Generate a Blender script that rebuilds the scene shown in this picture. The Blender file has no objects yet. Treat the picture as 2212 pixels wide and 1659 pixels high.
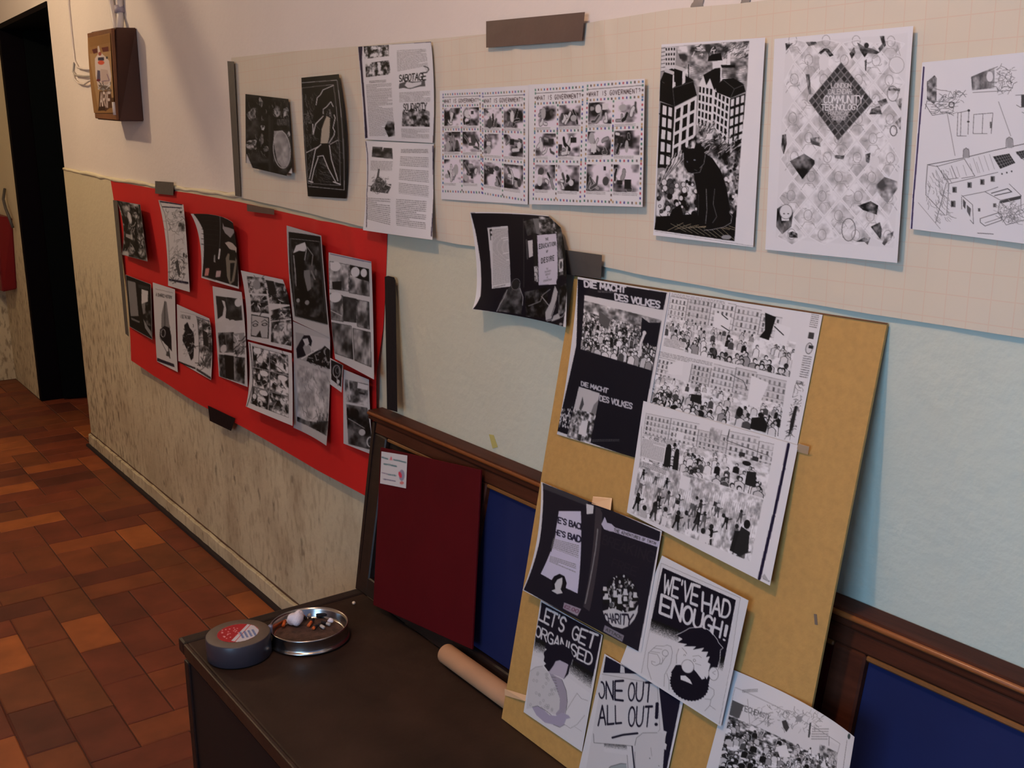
import bpy, bmesh, math, random
import numpy as np
from mathutils import Vector, Matrix

PI = math.pi
SC = bpy.context.scene
COL = SC.collection

# ------------------------------------------------------------------ camera
cam_d = bpy.data.cameras.new('camera'); cam = bpy.data.objects.new('camera', cam_d); COL.objects.link(cam)
_r, _u, _b = [(0.578177, 0.815837, -0.010994), (-0.178038, 0.139301, 0.974114), (0.79625, -0.561253, 0.22579)]
cam.matrix_world = Matrix(((_r[0], _u[0], _b[0], 0.0), (_r[1], _u[1], _b[1], -1.2), (_r[2], _u[2], _b[2], 1.453), (0, 0, 0, 1)))
cam_d.sensor_fit = 'HORIZONTAL'; cam_d.sensor_width = 36.0; cam_d.lens = 37.069
cam_d.clip_start = 0.02; cam_d.clip_end = 60
SC.camera = cam

# ------------------------------------------------------------------ light
SC.view_settings.view_transform = 'Standard'; SC.view_settings.look = 'None'
SC.view_settings.gamma = 1.0; SC.view_settings.use_curve_mapping = False
SC.view_settings.exposure = 0.0
wd = bpy.data.worlds.new('world'); SC.world = wd; wd.use_nodes = True
wd.node_tree.nodes['Background'].inputs[0].default_value = (0.44, 0.58, 1.0, 1)
wd.node_tree.nodes['Background'].inputs[1].default_value = 0.30

def bulb(name, loc, col, power, rad):
    l = bpy.data.lights.new(name, 'POINT'); l.color = col; l.energy = power; l.shadow_soft_size = rad
    o = bpy.data.objects.new(name, l); COL.objects.link(o); o.location = loc
    return o
bulb('lamp_far', (-4.84, -1.2, 2.52), (1.0, 0.74, 0.48), 40, 0.03)
bulb('lamp_near', (-0.95, -1.25, 2.62), (1.0, 0.60, 0.37), 43, 0.05)
al = bpy.data.lights.new('window_daylight', 'AREA'); al.shape = 'RECTANGLE'; al.size = 1.5; al.size_y = 1.2; al.color = (0.36, 0.66, 1.0); al.energy = 56
ao = bpy.data.objects.new('window_daylight', al); COL.objects.link(ao); ao.location = (0.35, -3.36, 1.55); ao.rotation_euler = (PI / 2, 0, 0)

# ------------------------------------------------------------------ helpers
def lin(c):
    c = np.asarray(c, dtype=np.float32)
    return np.where(c <= 0.04045, c / 12.92, ((c + 0.055) / 1.055) ** 2.4)
def hexc(r, g, b): return tuple(float(v) for v in lin([r / 255, g / 255, b / 255])) + (1.0,)

MATS = {}
def mat(name, col, rough=0.7, metal=0.0, noise=0.0, nscale=8.0, bump=0.0, bscale=40.0, spec=0.5, col2=None, stretch=(1, 1, 1), island=0.0):
    if name in MATS: return MATS[name]
    m = bpy.data.materials.new(name); m.use_nodes = True; nt = m.node_tree; N = nt.nodes; L = nt.links
    bs = N['Principled BSDF']; bs.inputs['Roughness'].default_value = rough; bs.inputs['Metallic'].default_value = metal
    bs.inputs['Specular IOR Level'].default_value = spec; bs.inputs['Base Color'].default_value = col
    tc = N.new('ShaderNodeTexCoord'); mp = N.new('ShaderNodeMapping'); mp.inputs['Scale'].default_value = stretch
    L.new(tc.outputs['Object'], mp.inputs[0])
    if noise > 0 or col2:
        nz = N.new('ShaderNodeTexNoise'); nz.inputs['Scale'].default_value = nscale; nz.inputs['Detail'].default_value = 6
        L.new(mp.outputs[0], nz.inputs['Vector'])
        rp = N.new('ShaderNodeMapRange'); rp.inputs[1].default_value = 0.3; rp.inputs[2].default_value = 0.7
        L.new(nz.outputs[0], rp.inputs[0])
        mx = N.new('ShaderNodeMix'); mx.data_type = 'RGBA'
        L.new(rp.outputs[0], mx.inputs[0])
        c2 = col2 or tuple(v * (1 - noise) for v in col[:3]) + (1,)
        mx.inputs[6].default_value = col; mx.inputs[7].default_value = c2
        out = mx.outputs[2]
        if island > 0:
            oi = N.new('ShaderNodeObjectInfo'); hv = N.new('ShaderNodeMapRange')
            hv.inputs[3].default_value = 1 - island; hv.inputs[4].default_value = 1 + island
            L.new(oi.outputs['Random'], hv.inputs[0])
            vm = N.new('ShaderNodeVectorMath'); vm.operation = 'SCALE'
            L.new(out, vm.inputs[0]); L.new(hv.outputs[0], vm.inputs['Scale']); out = vm.outputs[0]
        L.new(out, bs.inputs['Base Color'])
    if bump > 0:
        nb = N.new('ShaderNodeTexNoise'); nb.inputs['Scale'].default_value = bscale; nb.inputs['Detail'].default_value = 5
        L.new(mp.outputs[0], nb.inputs['Vector'])
        bp = N.new('ShaderNodeBump'); bp.inputs['Strength'].default_value = bump; bp.inputs['Distance'].default_value = 0.01
        L.new(nb.outputs[0], bp.inputs['Height']); L.new(bp.outputs[0], bs.inputs['Normal'])
    MATS[name] = m
    return m

def tag(o, label=None, cat=None, group=None, kind=None):
    if label: o['label'] = label
    if cat: o['category'] = cat
    if group: o['group'] = group
    if kind: o['kind'] = kind
    return o
def mesh_obj(name, verts, faces, m, parent=None, smooth=False):
    me = bpy.data.meshes.new(name); me.from_pydata([tuple(v) for v in verts], [], faces); me.update()
    if smooth:
        for p in me.polygons: p.use_smooth = True
    if m: me.materials.append(m)
    o = bpy.data.objects.new(name, me); COL.objects.link(o)
    if parent: o.parent = parent
    return o
def bm_obj(name, bm, m, parent=None, smooth=False):
    me = bpy.data.meshes.new(name); bmesh.ops.recalc_face_normals(bm, faces=bm.faces); bm.to_mesh(me); bm.free()
    if smooth:
        for p in me.polygons: p.use_smooth = True
    if m: me.materials.append(m)
    o = bpy.data.objects.new(name, me); COL.objects.link(o)
    if parent: o.parent = parent
    return o
def box(bm, x0, x1, y0, y1, z0, z1, bev=0.0):
    vs = [bm.verts.new((x, y, z)) for x in (x0, x1) for y in (y0, y1) for z in (z0, z1)]
    fs = [bm.faces.new([vs[i] for i in q]) for q in ((0, 1, 3, 2), (4, 6, 7, 5), (0, 4, 5, 1), (2, 3, 7, 6), (0, 2, 6, 4), (1, 5, 7, 3))]
    if bev:
        es = list({e for f in fs for e in f.edges})
        bmesh.ops.bevel(bm, geom=es, offset=bev, segments=2, affect='EDGES', profile=0.6)
def boxo(name, dims, m, parent=None, bev=0.0):
    bm = bmesh.new(); box(bm, *dims, bev=bev); return bm_obj(name, bm, m, parent)
def prism(name, prof, x0, x1, m, parent=None, bev=0.0):
    """profile in (y,z) extruded along x"""
    bm = bmesh.new(); a = [bm.verts.new((x0, y, z)) for y, z in prof]; b = [bm.verts.new((x1, y, z)) for y, z in prof]
    n = len(prof); bm.faces.new(a); bm.faces.new(b[::-1])
    for i in range(n): bm.faces.new((a[i], b[i], b[(i + 1) % n], a[(i + 1) % n]))
    if bev: bmesh.ops.bevel(bm, geom=list(bm.edges), offset=bev, segments=2, affect='EDGES')
    return bm_obj(name, bm, m, parent)
def tube(bm, pts, rad, n=10, caps=True):
    pts = [Vector(p) for p in pts]; rings = []
    for i, p in enumerate(pts):
        d = (pts[min(i + 1, len(pts) - 1)] - pts[max(i - 1, 0)]).normalized()
        a = d.orthogonal().normalized() if i == 0 else (prev - d * prev.dot(d)).normalized()
        prev = a; b = d.cross(a); rr = rad[i] if isinstance(rad, (list, tuple)) else rad
        rings.append([bm.verts.new(p + (a * math.cos(2 * PI * k / n) + b * math.sin(2 * PI * k / n)) * rr) for k in range(n)])
    for i in range(len(rings) - 1):
        for k in range(n): bm.faces.new((rings[i][k], rings[i][(k + 1) % n], rings[i + 1][(k + 1) % n], rings[i + 1][k]))
    if caps: bm.faces.new(rings[0][::-1]); bm.faces.new(rings[-1])
def tubeo(name, pts, rad, m, parent=None, n=10):
    bm = bmesh.new(); tube(bm, pts, rad, n); return bm_obj(name, bm, m, parent, True)
def lathe(name, prof, m, parent=None, n=64, loc=(0, 0, 0)):
    vs, fs = [], []
    for r_, z in prof:
        for k in range(n): vs.append((r_ * math.cos(2 * PI * k / n), r_ * math.sin(2 * PI * k / n), z))
    for i in range(len(prof) - 1):
        for k in range(n): fs.append((i * n + k, i * n + (k + 1) % n, (i + 1) * n + (k + 1) % n, (i + 1) * n + k))
    o = mesh_obj(name, vs, fs, m, parent, True); o.location = loc
    return o
def empty(name, loc=(0, 0, 0)):
    o = bpy.data.objects.new(name, None); COL.objects.link(o); o.location = loc; o.empty_display_size = 0.05
    return o
def slab(name, quad, th, m, parent=None, bev=0.0, nrm=None):
    """a board or sheet with four corners in the front face, thickness th going back"""
    q = [Vector(p) for p in quad]
    n = nrm if nrm else ((q[1] - q[0]).cross(q[3] - q[0])).normalized()
    if n.y > 0: n = -n
    bm = bmesh.new(); f = [bm.verts.new(p) for p in q]; b = [bm.verts.new(p - n * th) for p in q]; k = len(q)
    bm.faces.new(f); bm.faces.new(b[::-1])
    for i in range(k): bm.faces.new((f[i], b[i], b[(i + 1) % k], f[(i + 1) % k]))
    if bev: bmesh.ops.bevel(bm, geom=list(bm.edges), offset=bev, segments=1, affect='EDGES')
    return bm_obj(name, bm, m, parent)

# ------------------------------------------------------------------ printed matter: drawn by code, kept as a colour attribute
def homog(src, dst):
    A = []; bv = []
    for (x, y), (X, Y) in zip(src, dst):
        A.append([x, y, 1, 0, 0, 0, -X * x, -X * y]); bv.append(X)
        A.append([0, 0, 0, x, y, 1, -Y * x, -Y * y]); bv.append(Y)
    h = np.linalg.solve(np.array(A, float), np.array(bv, float))
    return np.append(h, 1).reshape(3, 3)
K_ = 0.5523
def _arc(cx, cy, rx, ry, a0, a1, n=9):
    return [(cx + rx * math.cos(math.radians(a0 + (a1 - a0) * i / n)), cy + ry * math.sin(math.radians(a0 + (a1 - a0) * i / n))) for i in range(n + 1)]
GL = {
 'A': [[(0, 1), (.5, 0), (1, 1)], [(.2, .64), (.8, .64)]],
 'B': [[(0, 0), (0, 1), (.6, 1)] + _arc(.6, .74, .4, .26, 90, -90), [(0, .48), (.6, .48)], [(0, 0), (.55, 0)] + _arc(.55, .24, .35, .24, -90, 90)],
 'C': [_arc(.55, .5, .55, .5, -45, -315, 14)],
 'D': [[(0, 1), (0, 0), (.4, 0)] + _arc(.4, .5, .6, .5, -90, 90, 12) + [(0, 1)]],
 'E': [[(1, 0), (0, 0), (0, 1), (1, 1)], [(0, .5), (.85, .5)]],
 'F': [[(1, 0), (0, 0), (0, 1)], [(0, .5), (.8, .5)]],
 'G': [_arc(.55, .5, .55, .5, -45, -300, 14) + [(.98, .9), (.98, .55), (.6, .55)]],
 'H': [[(0, 0), (0, 1)], [(1, 0), (1, 1)], [(0, .5), (1, .5)]],
 'I': [[(.5, 0), (.5, 1)]],
 'J': [[(.8, 0), (.8, .75)] + _arc(.45, .75, .35, .25, 0, 180)],
 'K': [[(0, 0), (0, 1)], [(1, 0), (0, .55)], [(.3, .4), (1, 1)]],
 'L': [[(0, 0), (0, 1), (1, 1)]],
 'M': [[(0, 1), (.1, 0), (.5, .7), (.9, 0), (1, 1)]],
 'N': [[(0, 1), (0, 0), (1, 1), (1, 0)]],
 'O': [_arc(.5, .5, .5, .5, 0, 360, 18)],
 'P': [[(0, 1), (0, 0), (.6, 0)] + _arc(.6, .27, .4, .27, -90, 90) + [(0, .54)]],
 'Q': [_arc(.5, .5, .5, .5, 0, 360, 18), [(.6, .7), (1, 1)]],
 'R': [[(0, 1), (0, 0), (.6, 0)] + _arc(.6, .25, .38, .25, -90, 90) + [(0, .5)], [(.5, .5), (1, 1)]],
 'S': [[(.95, .15)] + _arc(.5, .25, .45, .25, -40, -250, 9) + _arc(.5, .75, .45, .25, -80, 150, 9)],
 'T': [[(0, 0), (1, 0)], [(.5, 0), (.5, 1)]],
 'U': [[(0, 0), (0, .6)] + _arc(.5, .6, .5, .4, 180, 0) + [(1, 0)]],
 'V': [[(0, 0), (.5, 1), (1, 0)]],
 'W': [[(0, 0), (.25, 1), (.5, .25), (.75, 1), (1, 0)]],
 'X': [[(0, 0), (1, 1)], [(1, 0), (0, 1)]],
 'Y': [[(0, 0), (.5, .5), (1, 0)], [(.5, .5), (.5, 1)]],
 'Z': [[(0, 0), (1, 0), (0, 1), (1, 1)]],
 '!': [[(.5, 0), (.5, .68)], [(.5, .95), (.5, 1)]], "'": [[(.5, 0), (.4, .2)]], '.': [[(.5, .96), (.5, 1)]], '-': [[(.1, .5), (.9, .5)]],
 '£': [_arc(.6, .25, .35, .25, 0, -180, 8) + [(.25, .7), (.05, 1), (1, 1)], [(0, .55), (.75, .55)]],
 '0': [_arc(.5, .5, .45, .5, 0, 360, 16)], '2': [_arc(.5, .28, .45, .28, 180, 370, 8) + [(0, 1), (1, 1)]],
 '?': [_arc(.5, .25, .4, .25, 180, 400, 8) + [(.5, .7)], [(.5, .95), (.5, 1)]], ' ': [],
}
NARROW = {'I': .35, '!': .35, "'": .3, '.': .3, ' ': .5, 'J': .8}
class Art:
    SS = 3
    def __init__(s, nu, nv, src, bg=0.93):
        s.nu, s.nv = nu, nv; s.w, s.h = nu * s.SS, nv * s.SS
        s.img = np.zeros((s.h, s.w, 3), np.float32) + np.asarray(bg, np.float32)
        s.H = homog(src, [(0, 0), (s.w, 0), (s.w, s.h), (0, s.h)]); s.M = s.H; s.clip = None; s.V = s.H
    def view(s, ox, oy, sc):
        s.V = s.M = s.H @ np.array([[1 / sc, 0, ox], [0, 1 / sc, oy], [0, 0, 1.0]]); s.clip = None; return s
    def sub(s, quad, w=1.0, h=1.0, clip=True):
        """quad TL,TR,BR,BL in view coordinates, then draw in 0..w, 0..h"""
        s.M = s.V @ homog([(0, 0), (w, 0), (w, h), (0, h)], quad); s.clip = None
        if clip: s.clip = s._mask([(0, 0), (w, 0), (w, h), (0, h)])
        s.bw, s.bh = w, h; return s
    def uv(s, x0, y0, x1, y1, w=1.0, h=1.0, clip=True):
        """box in sheet coordinates 0..1"""
        W_, H_ = s.w, s.h
        s.M = homog([(0, 0), (w, 0), (w, h), (0, h)], [(x0 * W_, y0 * H_), (x1 * W_, y0 * H_), (x1 * W_, y1 * H_), (x0 * W_, y1 * H_)]); s.clip = None
        if clip: s.clip = s._mask([(0, 0), (w, 0), (w, h), (0, h)])
        s.bw, s.bh = w, h; return s
    def full(s): s.M = s.V; s.clip = None; return s
    def _tp(s, pts):
        p = np.asarray(pts, float); q = np.c_[p, np.ones(len(p))] @ s.M.T; return q[:, :2] / q[:, 2:3]
    def _fill(s, q):
        x0 = max(int(q[:, 0].min()) - 1, 0); x1 = min(int(q[:, 0].max()) + 2, s.w); y0 = max(int(q[:, 1].min()) - 1, 0); y1 = min(int(q[:, 1].max()) + 2, s.h)
        if x1 <= x0 or y1 <= y0: return None
        X = np.arange(x0, x1) + .5; Y = (np.arange(y0, y1) + .5)[:, None]; ins = np.zeros((y1 - y0, x1 - x0), bool)
        n = len(q)
        for i in range(n):
            ax, ay = q[i]; bx, by = q[(i + 1) % n]
            if ay == by: continue
            c = (Y >= min(ay, by)) & (Y < max(ay, by))
            ins ^= c & (X < (bx - ax) * (Y - ay) / (by - ay) + ax)
        return x0, x1, y0, y1, ins
    def _mask(s, pts):
        m = np.zeros((s.h, s.w), bool); r_ = s._fill(s._tp(pts))
        if r_: x0, x1, y0, y1, ins = r_; m[y0:y1, x0:x1] = ins
        return m
    def poly(s, pts, col=0.06):
        r_ = s._fill(s._tp(pts))
        if not r_: return s
        x0, x1, y0, y1, ins = r_
        if s.clip is not None: ins = ins & s.clip[y0:y1, x0:x1]
        s.img[y0:y1, x0:x1][ins] = np.asarray(col, np.float32)
        return s
    def line(s, pts, th, col=0.06, cap=True):
        for (ax, ay), (bx, by) in zip(pts[:-1], pts[1:]):
            dx, dy = bx - ax, by - ay; l = math.hypot(dx, dy) or 1e-6; nx, ny = -dy / l * th / 2, dx / l * th / 2
            s.poly([(ax + nx, ay + ny), (bx + nx, by + ny), (bx - nx, by - ny), (ax - nx, ay - ny)], col)
        if cap:
            for x, y in pts: s.ell(x, y, th / 2, th / 2, col, n=8)
        return s
    def ell(s, cx, cy, rx, ry, col=0.06, rot=0, n=20):
        c_, s_ = math.cos(rot), math.sin(rot)
        return s.poly([(cx + rx * math.cos(t) * c_ - ry * math.sin(t) * s_, cy + rx * math.cos(t) * s_ + ry * math.sin(t) * c_) for t in (2 * PI * k / n for k in range(n))], col)
    def ring(s, cx, cy, rx, ry, th, col=0.06, n=20, rot=0):
        c_, s_ = math.cos(rot), math.sin(rot)
        p = [(cx + rx * math.cos(t) * c_ - ry * math.sin(t) * s_, cy + rx * math.cos(t) * s_ + ry * math.sin(t) * c_) for t in (2 * PI * k / n for k in range(n + 1))]
        return s.line(p, th, col, cap=False)
    def rect(s, x0, y0, x1, y1, col=0.06): return s.poly([(x0, y0), (x1, y0), (x1, y1), (x0, y1)], col)
    def frame(s, x0, y0, x1, y1, th, col=0.06): return s.line([(x0, y0), (x1, y0), (x1, y1), (x0, y1), (x0, y0)], th, col)
    def text(s, t, quad, th=0.16, col=0.95, gap=0.32, keep=None):
        """lettering fitted into a quad (view coordinates); th in letter heights"""
        adv = [NARROW.get(c, 1.0 if c not in 'MW' else 1.25) * .62 for c in t]; W_ = sum(adv) + gap * (len(t) - 1) * .62
        M0, c0 = s.M, s.clip
        s.sub(quad, W_, 1.0, clip=False) if quad is not None else None
        x = 0
        for c, a in zip(t, adv):
            for st in GL.get(c, []): s.line([(x + px * a, py) for px, py in st], th, col)
            x += a + gap * .62
        s.M, s.clip = M0, c0; return s
    def lines(s, x0, y0, x1, y1, dy, col=0.55, seed=0, th=0.45):
        rn = random.Random(seed); y = y0
        while y < y1:
            xe = x1 if rn.random() > .12 else x0 + (x1 - x0) * rn.uniform(.4, .9); x = x0
            while x < xe:
                w = rn.uniform(.03, .09) * (x1 - x0); s.rect(x, y, min(x + w, xe), y + dy * th, col); x += w + .012 * (x1 - x0)
            y += dy
        return s
    def tone(s, pts, fx, fy, lo=0.05, hi=0.9, gain=2.2, seed=0, mid=0.5, tint=None):
        """printed photo or half-tone texture: smooth random field inside a polygon"""
        r_ = s._fill(s._tp(pts))
        if not r_: return s
        x0, x1, y0, y1, ins = r_
        if s.clip is not None: ins = ins & s.clip[y0:y1, x0:x1]
        rs = np.random.RandomState(seed); Mi = np.linalg.inv(s.M)
        X, Y = np.meshgrid(np.arange(x0, x1) + .5, np.arange(y0, y1) + .5); d = Mi[2, 0] * X + Mi[2, 1] * Y + Mi[2, 2]
        U = (Mi[0, 0] * X + Mi[0, 1] * Y + Mi[0, 2]) / d; Vv = (Mi[1, 0] * X + Mi[1, 1] * Y + Mi[1, 2]) / d
        P = np.asarray(pts, float); U = (U - P[:, 0].min()) / np.ptp(P[:, 0]); Vv = (Vv - P[:, 1].min()) / np.ptp(P[:, 1])
        tot = np.zeros_like(U)
        for k, wgt in ((1, .6), (2, .3), (4, .18)):
            gx, gy = max(int(fx * k), 1) + 3, max(int(fy * k), 1) + 3; g = rs.rand(gy, gx)
            a = np.clip(U, 0, .9999) * fx * k; b = np.clip(Vv, 0, .9999) * fy * k; i = a.astype(int); j = b.astype(int); a = a - i; b = b - j
            a = a * a * (3 - 2 * a); b = b * b * (3 - 2 * b)
            tot += wgt * ((g[j, i] * (1 - a) + g[j, i + 1] * a) * (1 - b) + (g[j + 1, i] * (1 - a) + g[j + 1, i + 1] * a) * b)
        v = np.clip((tot / 1.08 - mid) * gain + .5, 0, 1) * (hi - lo) + lo
        c = v[..., None] * np.asarray(tint if tint is not None else (1, 1, 1), np.float32)
        s.img[y0:y1, x0:x1][ins] = c[ins]
        return s
    def fade(s, quad, c0=.08, c1=.86, seed=0, bias=0.0):
        """sprayed gradient from c0 at the top of the quad to c1 at its foot"""
        M0, k0 = s.M, s.clip; s.sub(quad, 1, 1, clip=False); r_ = s._fill(s._tp([(0, 0), (1, 0), (1, 1), (0, 1)]))
        if r_:
            x0, x1, y0, y1, ins = r_; Mi = np.linalg.inv(s.M); X, Y = np.meshgrid(np.arange(x0, x1) + .5, np.arange(y0, y1) + .5)
            v = (Mi[1, 0] * X + Mi[1, 1] * Y + Mi[1, 2]) / (Mi[2, 0] * X + Mi[2, 1] * Y + Mi[2, 2]); rs = np.random.RandomState(seed)
            m_ = np.clip((v + bias - .5) * 1.6 + .5, 0, 1) > rs.rand(*v.shape); m_ = np.where(m_, c1, c0).astype(np.float32); s.img[y0:y1, x0:x1][ins] = np.repeat(m_[..., None], 3, 2)[ins]
        s.M, s.clip = M0, k0; return s
    def crowd(s, x0, y0, x1, y1, n, r0, r1, seed=0, dark=0.4, ink=0.1):
        rn = random.Random(seed); P = sorted((rn.random(), rn.random()) for _ in range(n))
        for t, ux in P:
            y = y0 + (y1 - y0) * t; x = x0 + (x1 - x0) * ux; q = r0 + (r1 - r0) * t
            body = rn.choice([ink, .3, .6]) if rn.random() < dark else rn.choice([.92, .86, .78]); sh = rn.uniform(1.5, 2.1)
            B_ = [(x - q * sh, y + q * 6), (x - q * sh * .9, y + q * 2), (x - q * .5, y + q * 1.1), (x + q * .5, y + q * 1.1), (x + q * sh * .9, y + q * 2), (x + q * sh, y + q * 6)]
            s.poly(B_, body); s.line(B_, q * .22, ink if body > .5 else .8, cap=False)
            hx = x + rn.uniform(-.3, .3) * q
            s.ell(hx, y, q * .85, q * 1.1, ink, n=10); s.ell(hx + rn.choice([-.15, .15]) * q, y + q * .25, q * .62, q * .8, rn.choice([.9, .85, .7, .2]), n=10)
            if rn.random() < .15: s.line([(x + q, y + 2 * q), (x + q * 1.6, y - q * 1.5), (x + q * 1.3, y - q * 2.4)], q * .5, rn.choice([.9, ink]))
        return s
    def facade(s, x0, y0, x1, y1, nx, ny, col=0.25, fx=.5, fy=.6, seed=0, jit=0.5):
        rn = random.Random(seed); cw, ch = (x1 - x0) / nx, (y1 - y0) / ny
        for i in range(nx):
            for j in range(ny):
                c = col + rn.random() * jit * (0.8 - col); a, b = x0 + (i + (1 - fx) / 2) * cw, y0 + (j + (1 - fy) / 2) * ch
                s.rect(a, b, a + fx * cw, b + fy * ch, c)
        return s
    def scrib(s, x0, y0, x1, y1, n, ln, th, seed=0, cols=(0.15, 0.4, 0.6), ang=None):
        rn = random.Random(seed)
        for _ in range(n):
            x, y = rn.uniform(x0, x1), rn.uniform(y0, y1); a = rn.uniform(0, 2 * PI) if ang is None else ang + rn.uniform(-.3, .3)
            l = ln * rn.uniform(.4, 1.3); b = a + rn.uniform(-.9, .9)
            p = (x + l * math.cos(a), y + l * math.sin(a)); s.line([(x, y), p, (p[0] + l * math.cos(b), p[1] + l * math.sin(b))], th, rn.choice(cols), cap=False)
        return s
    def colors(s):
        a = s.img.reshape(s.nv, s.SS, s.nu, s.SS, 3).mean((1, 3)); return np.clip(a, 0, 1)

def ink_mat():
    m = bpy.data.materials.new('printed_paper'); m.use_nodes = True; nt = m.node_tree; bs = nt.nodes['Principled BSDF']
    a = nt.nodes.new('ShaderNodeAttribute'); a.attribute_name = 'ink'; nt.links.new(a.outputs['Color'], bs.inputs['Base Color'])
    nz = nt.nodes.new('ShaderNodeTexNoise'); nz.inputs['Scale'].default_value = 9; nz.inputs['Detail'].default_value = 2
    tc = nt.nodes.new('ShaderNodeTexCoord'); nt.links.new(tc.outputs['Object'], nz.inputs['Vector'])
    bp = nt.nodes.new('ShaderNodeBump'); bp.inputs['Strength'].default_value = .25; bp.inputs['Distance'].default_value = .006
    nt.links.new(nz.outputs[0], bp.inputs['Height']); nt.links.new(bp.outputs[0], bs.inputs['Normal'])
    bs.inputs['Roughness'].default_value = .6; bs.inputs['Specular IOR Level'].default_value = .14
    return m
INK = ink_mat()
def sheet(name, label, cat, pts9, nu, nv, src, draw, bg=0.93, group=None, parent=None, cut=None, mat_=None):
    art = Art(nu, nv, src, bg)
    if draw: draw(art)
    C_ = art.colors() ** 1.0
    col = lin(C_) * np.array([0.90, 0.90, 0.93]) ; col = col * 0.95
    P = np.array(pts9, float).reshape(3, 3, 3)          # rows top/mid/bottom
    u = np.linspace(0, 1, nu); v = np.linspace(0, 1, nv)
    def q(t): return np.stack([2 * (t - .5) * (t - 1), 4 * t * (1 - t), 2 * t * (t - .5)], -1)
    G = np.einsum('vi,uj,ijk->vuk', q(v), q(u), P)
    co = G.reshape(-1, 3); idx = np.arange(nu * nv).reshape(nv, nu)
    quads = np.stack([idx[:-1, :-1], idx[1:, :-1], idx[1:, 1:], idx[:-1, 1:]], -1)
    if cut is not None:
        U, V = np.meshgrid((u[:-1] + u[1:]) / 2, (v[:-1] + v[1:]) / 2); quads = quads[cut(U, V)]
    quads = quads.reshape(-1, 4)
    me = bpy.data.meshes.new(name); me.vertices.add(len(co)); me.vertices.foreach_set('co', co.ravel().astype(np.float32))
    nf = len(quads); me.loops.add(nf * 4); me.polygons.add(nf)
    me.loops.foreach_set('vertex_index', quads.ravel().astype(np.int32)); me.polygons.foreach_set('loop_start', np.arange(0, nf * 4, 4, dtype=np.int32))
    me.polygons.foreach_set('use_smooth', np.ones(nf, bool))
    at = me.color_attributes.new('ink', 'FLOAT_COLOR', 'POINT')
    at.data.foreach_set('color', np.c_[col.reshape(-1, 3), np.ones(len(co))].astype(np.float32).ravel())
    me.update(); me.validate(); me.materials.append(mat_ or INK)
    o = bpy.data.objects.new(name, me); COL.objects.link(o)
    if parent: o.parent = parent
    if label: tag(o, label, cat, group)
    return o
def ruled(name, top, bot, nv, m, off=None, parent=None, sub=6):
    """sheet between two polylines, each point (x,y,z)"""
    def res(p):
        out = []
        for a, b in zip(p[:-1], p[1:]):
            for k in range(sub): out.append(np.array(a) + (np.array(b) - np.array(a)) * k / sub)
        out.append(np.array(p[-1])); return np.array(out)
    T, B_ = res(top), res(bot); n = len(T); vs = []
    for j in range(nv + 1):
        t = j / nv; row = T * (1 - t) + B_ * t
        for i in range(n):
            p = row[i].copy()
            if off: p[1] -= off(p[0], p[2], i / (n - 1), t)
            vs.append(p)
    fs = [(j * n + i, (j + 1) * n + i, (j + 1) * n + i + 1, j * n + i + 1) for j in range(nv) for i in range(n - 1)]
    return mesh_obj(name, vs, fs, m, parent, True)

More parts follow.
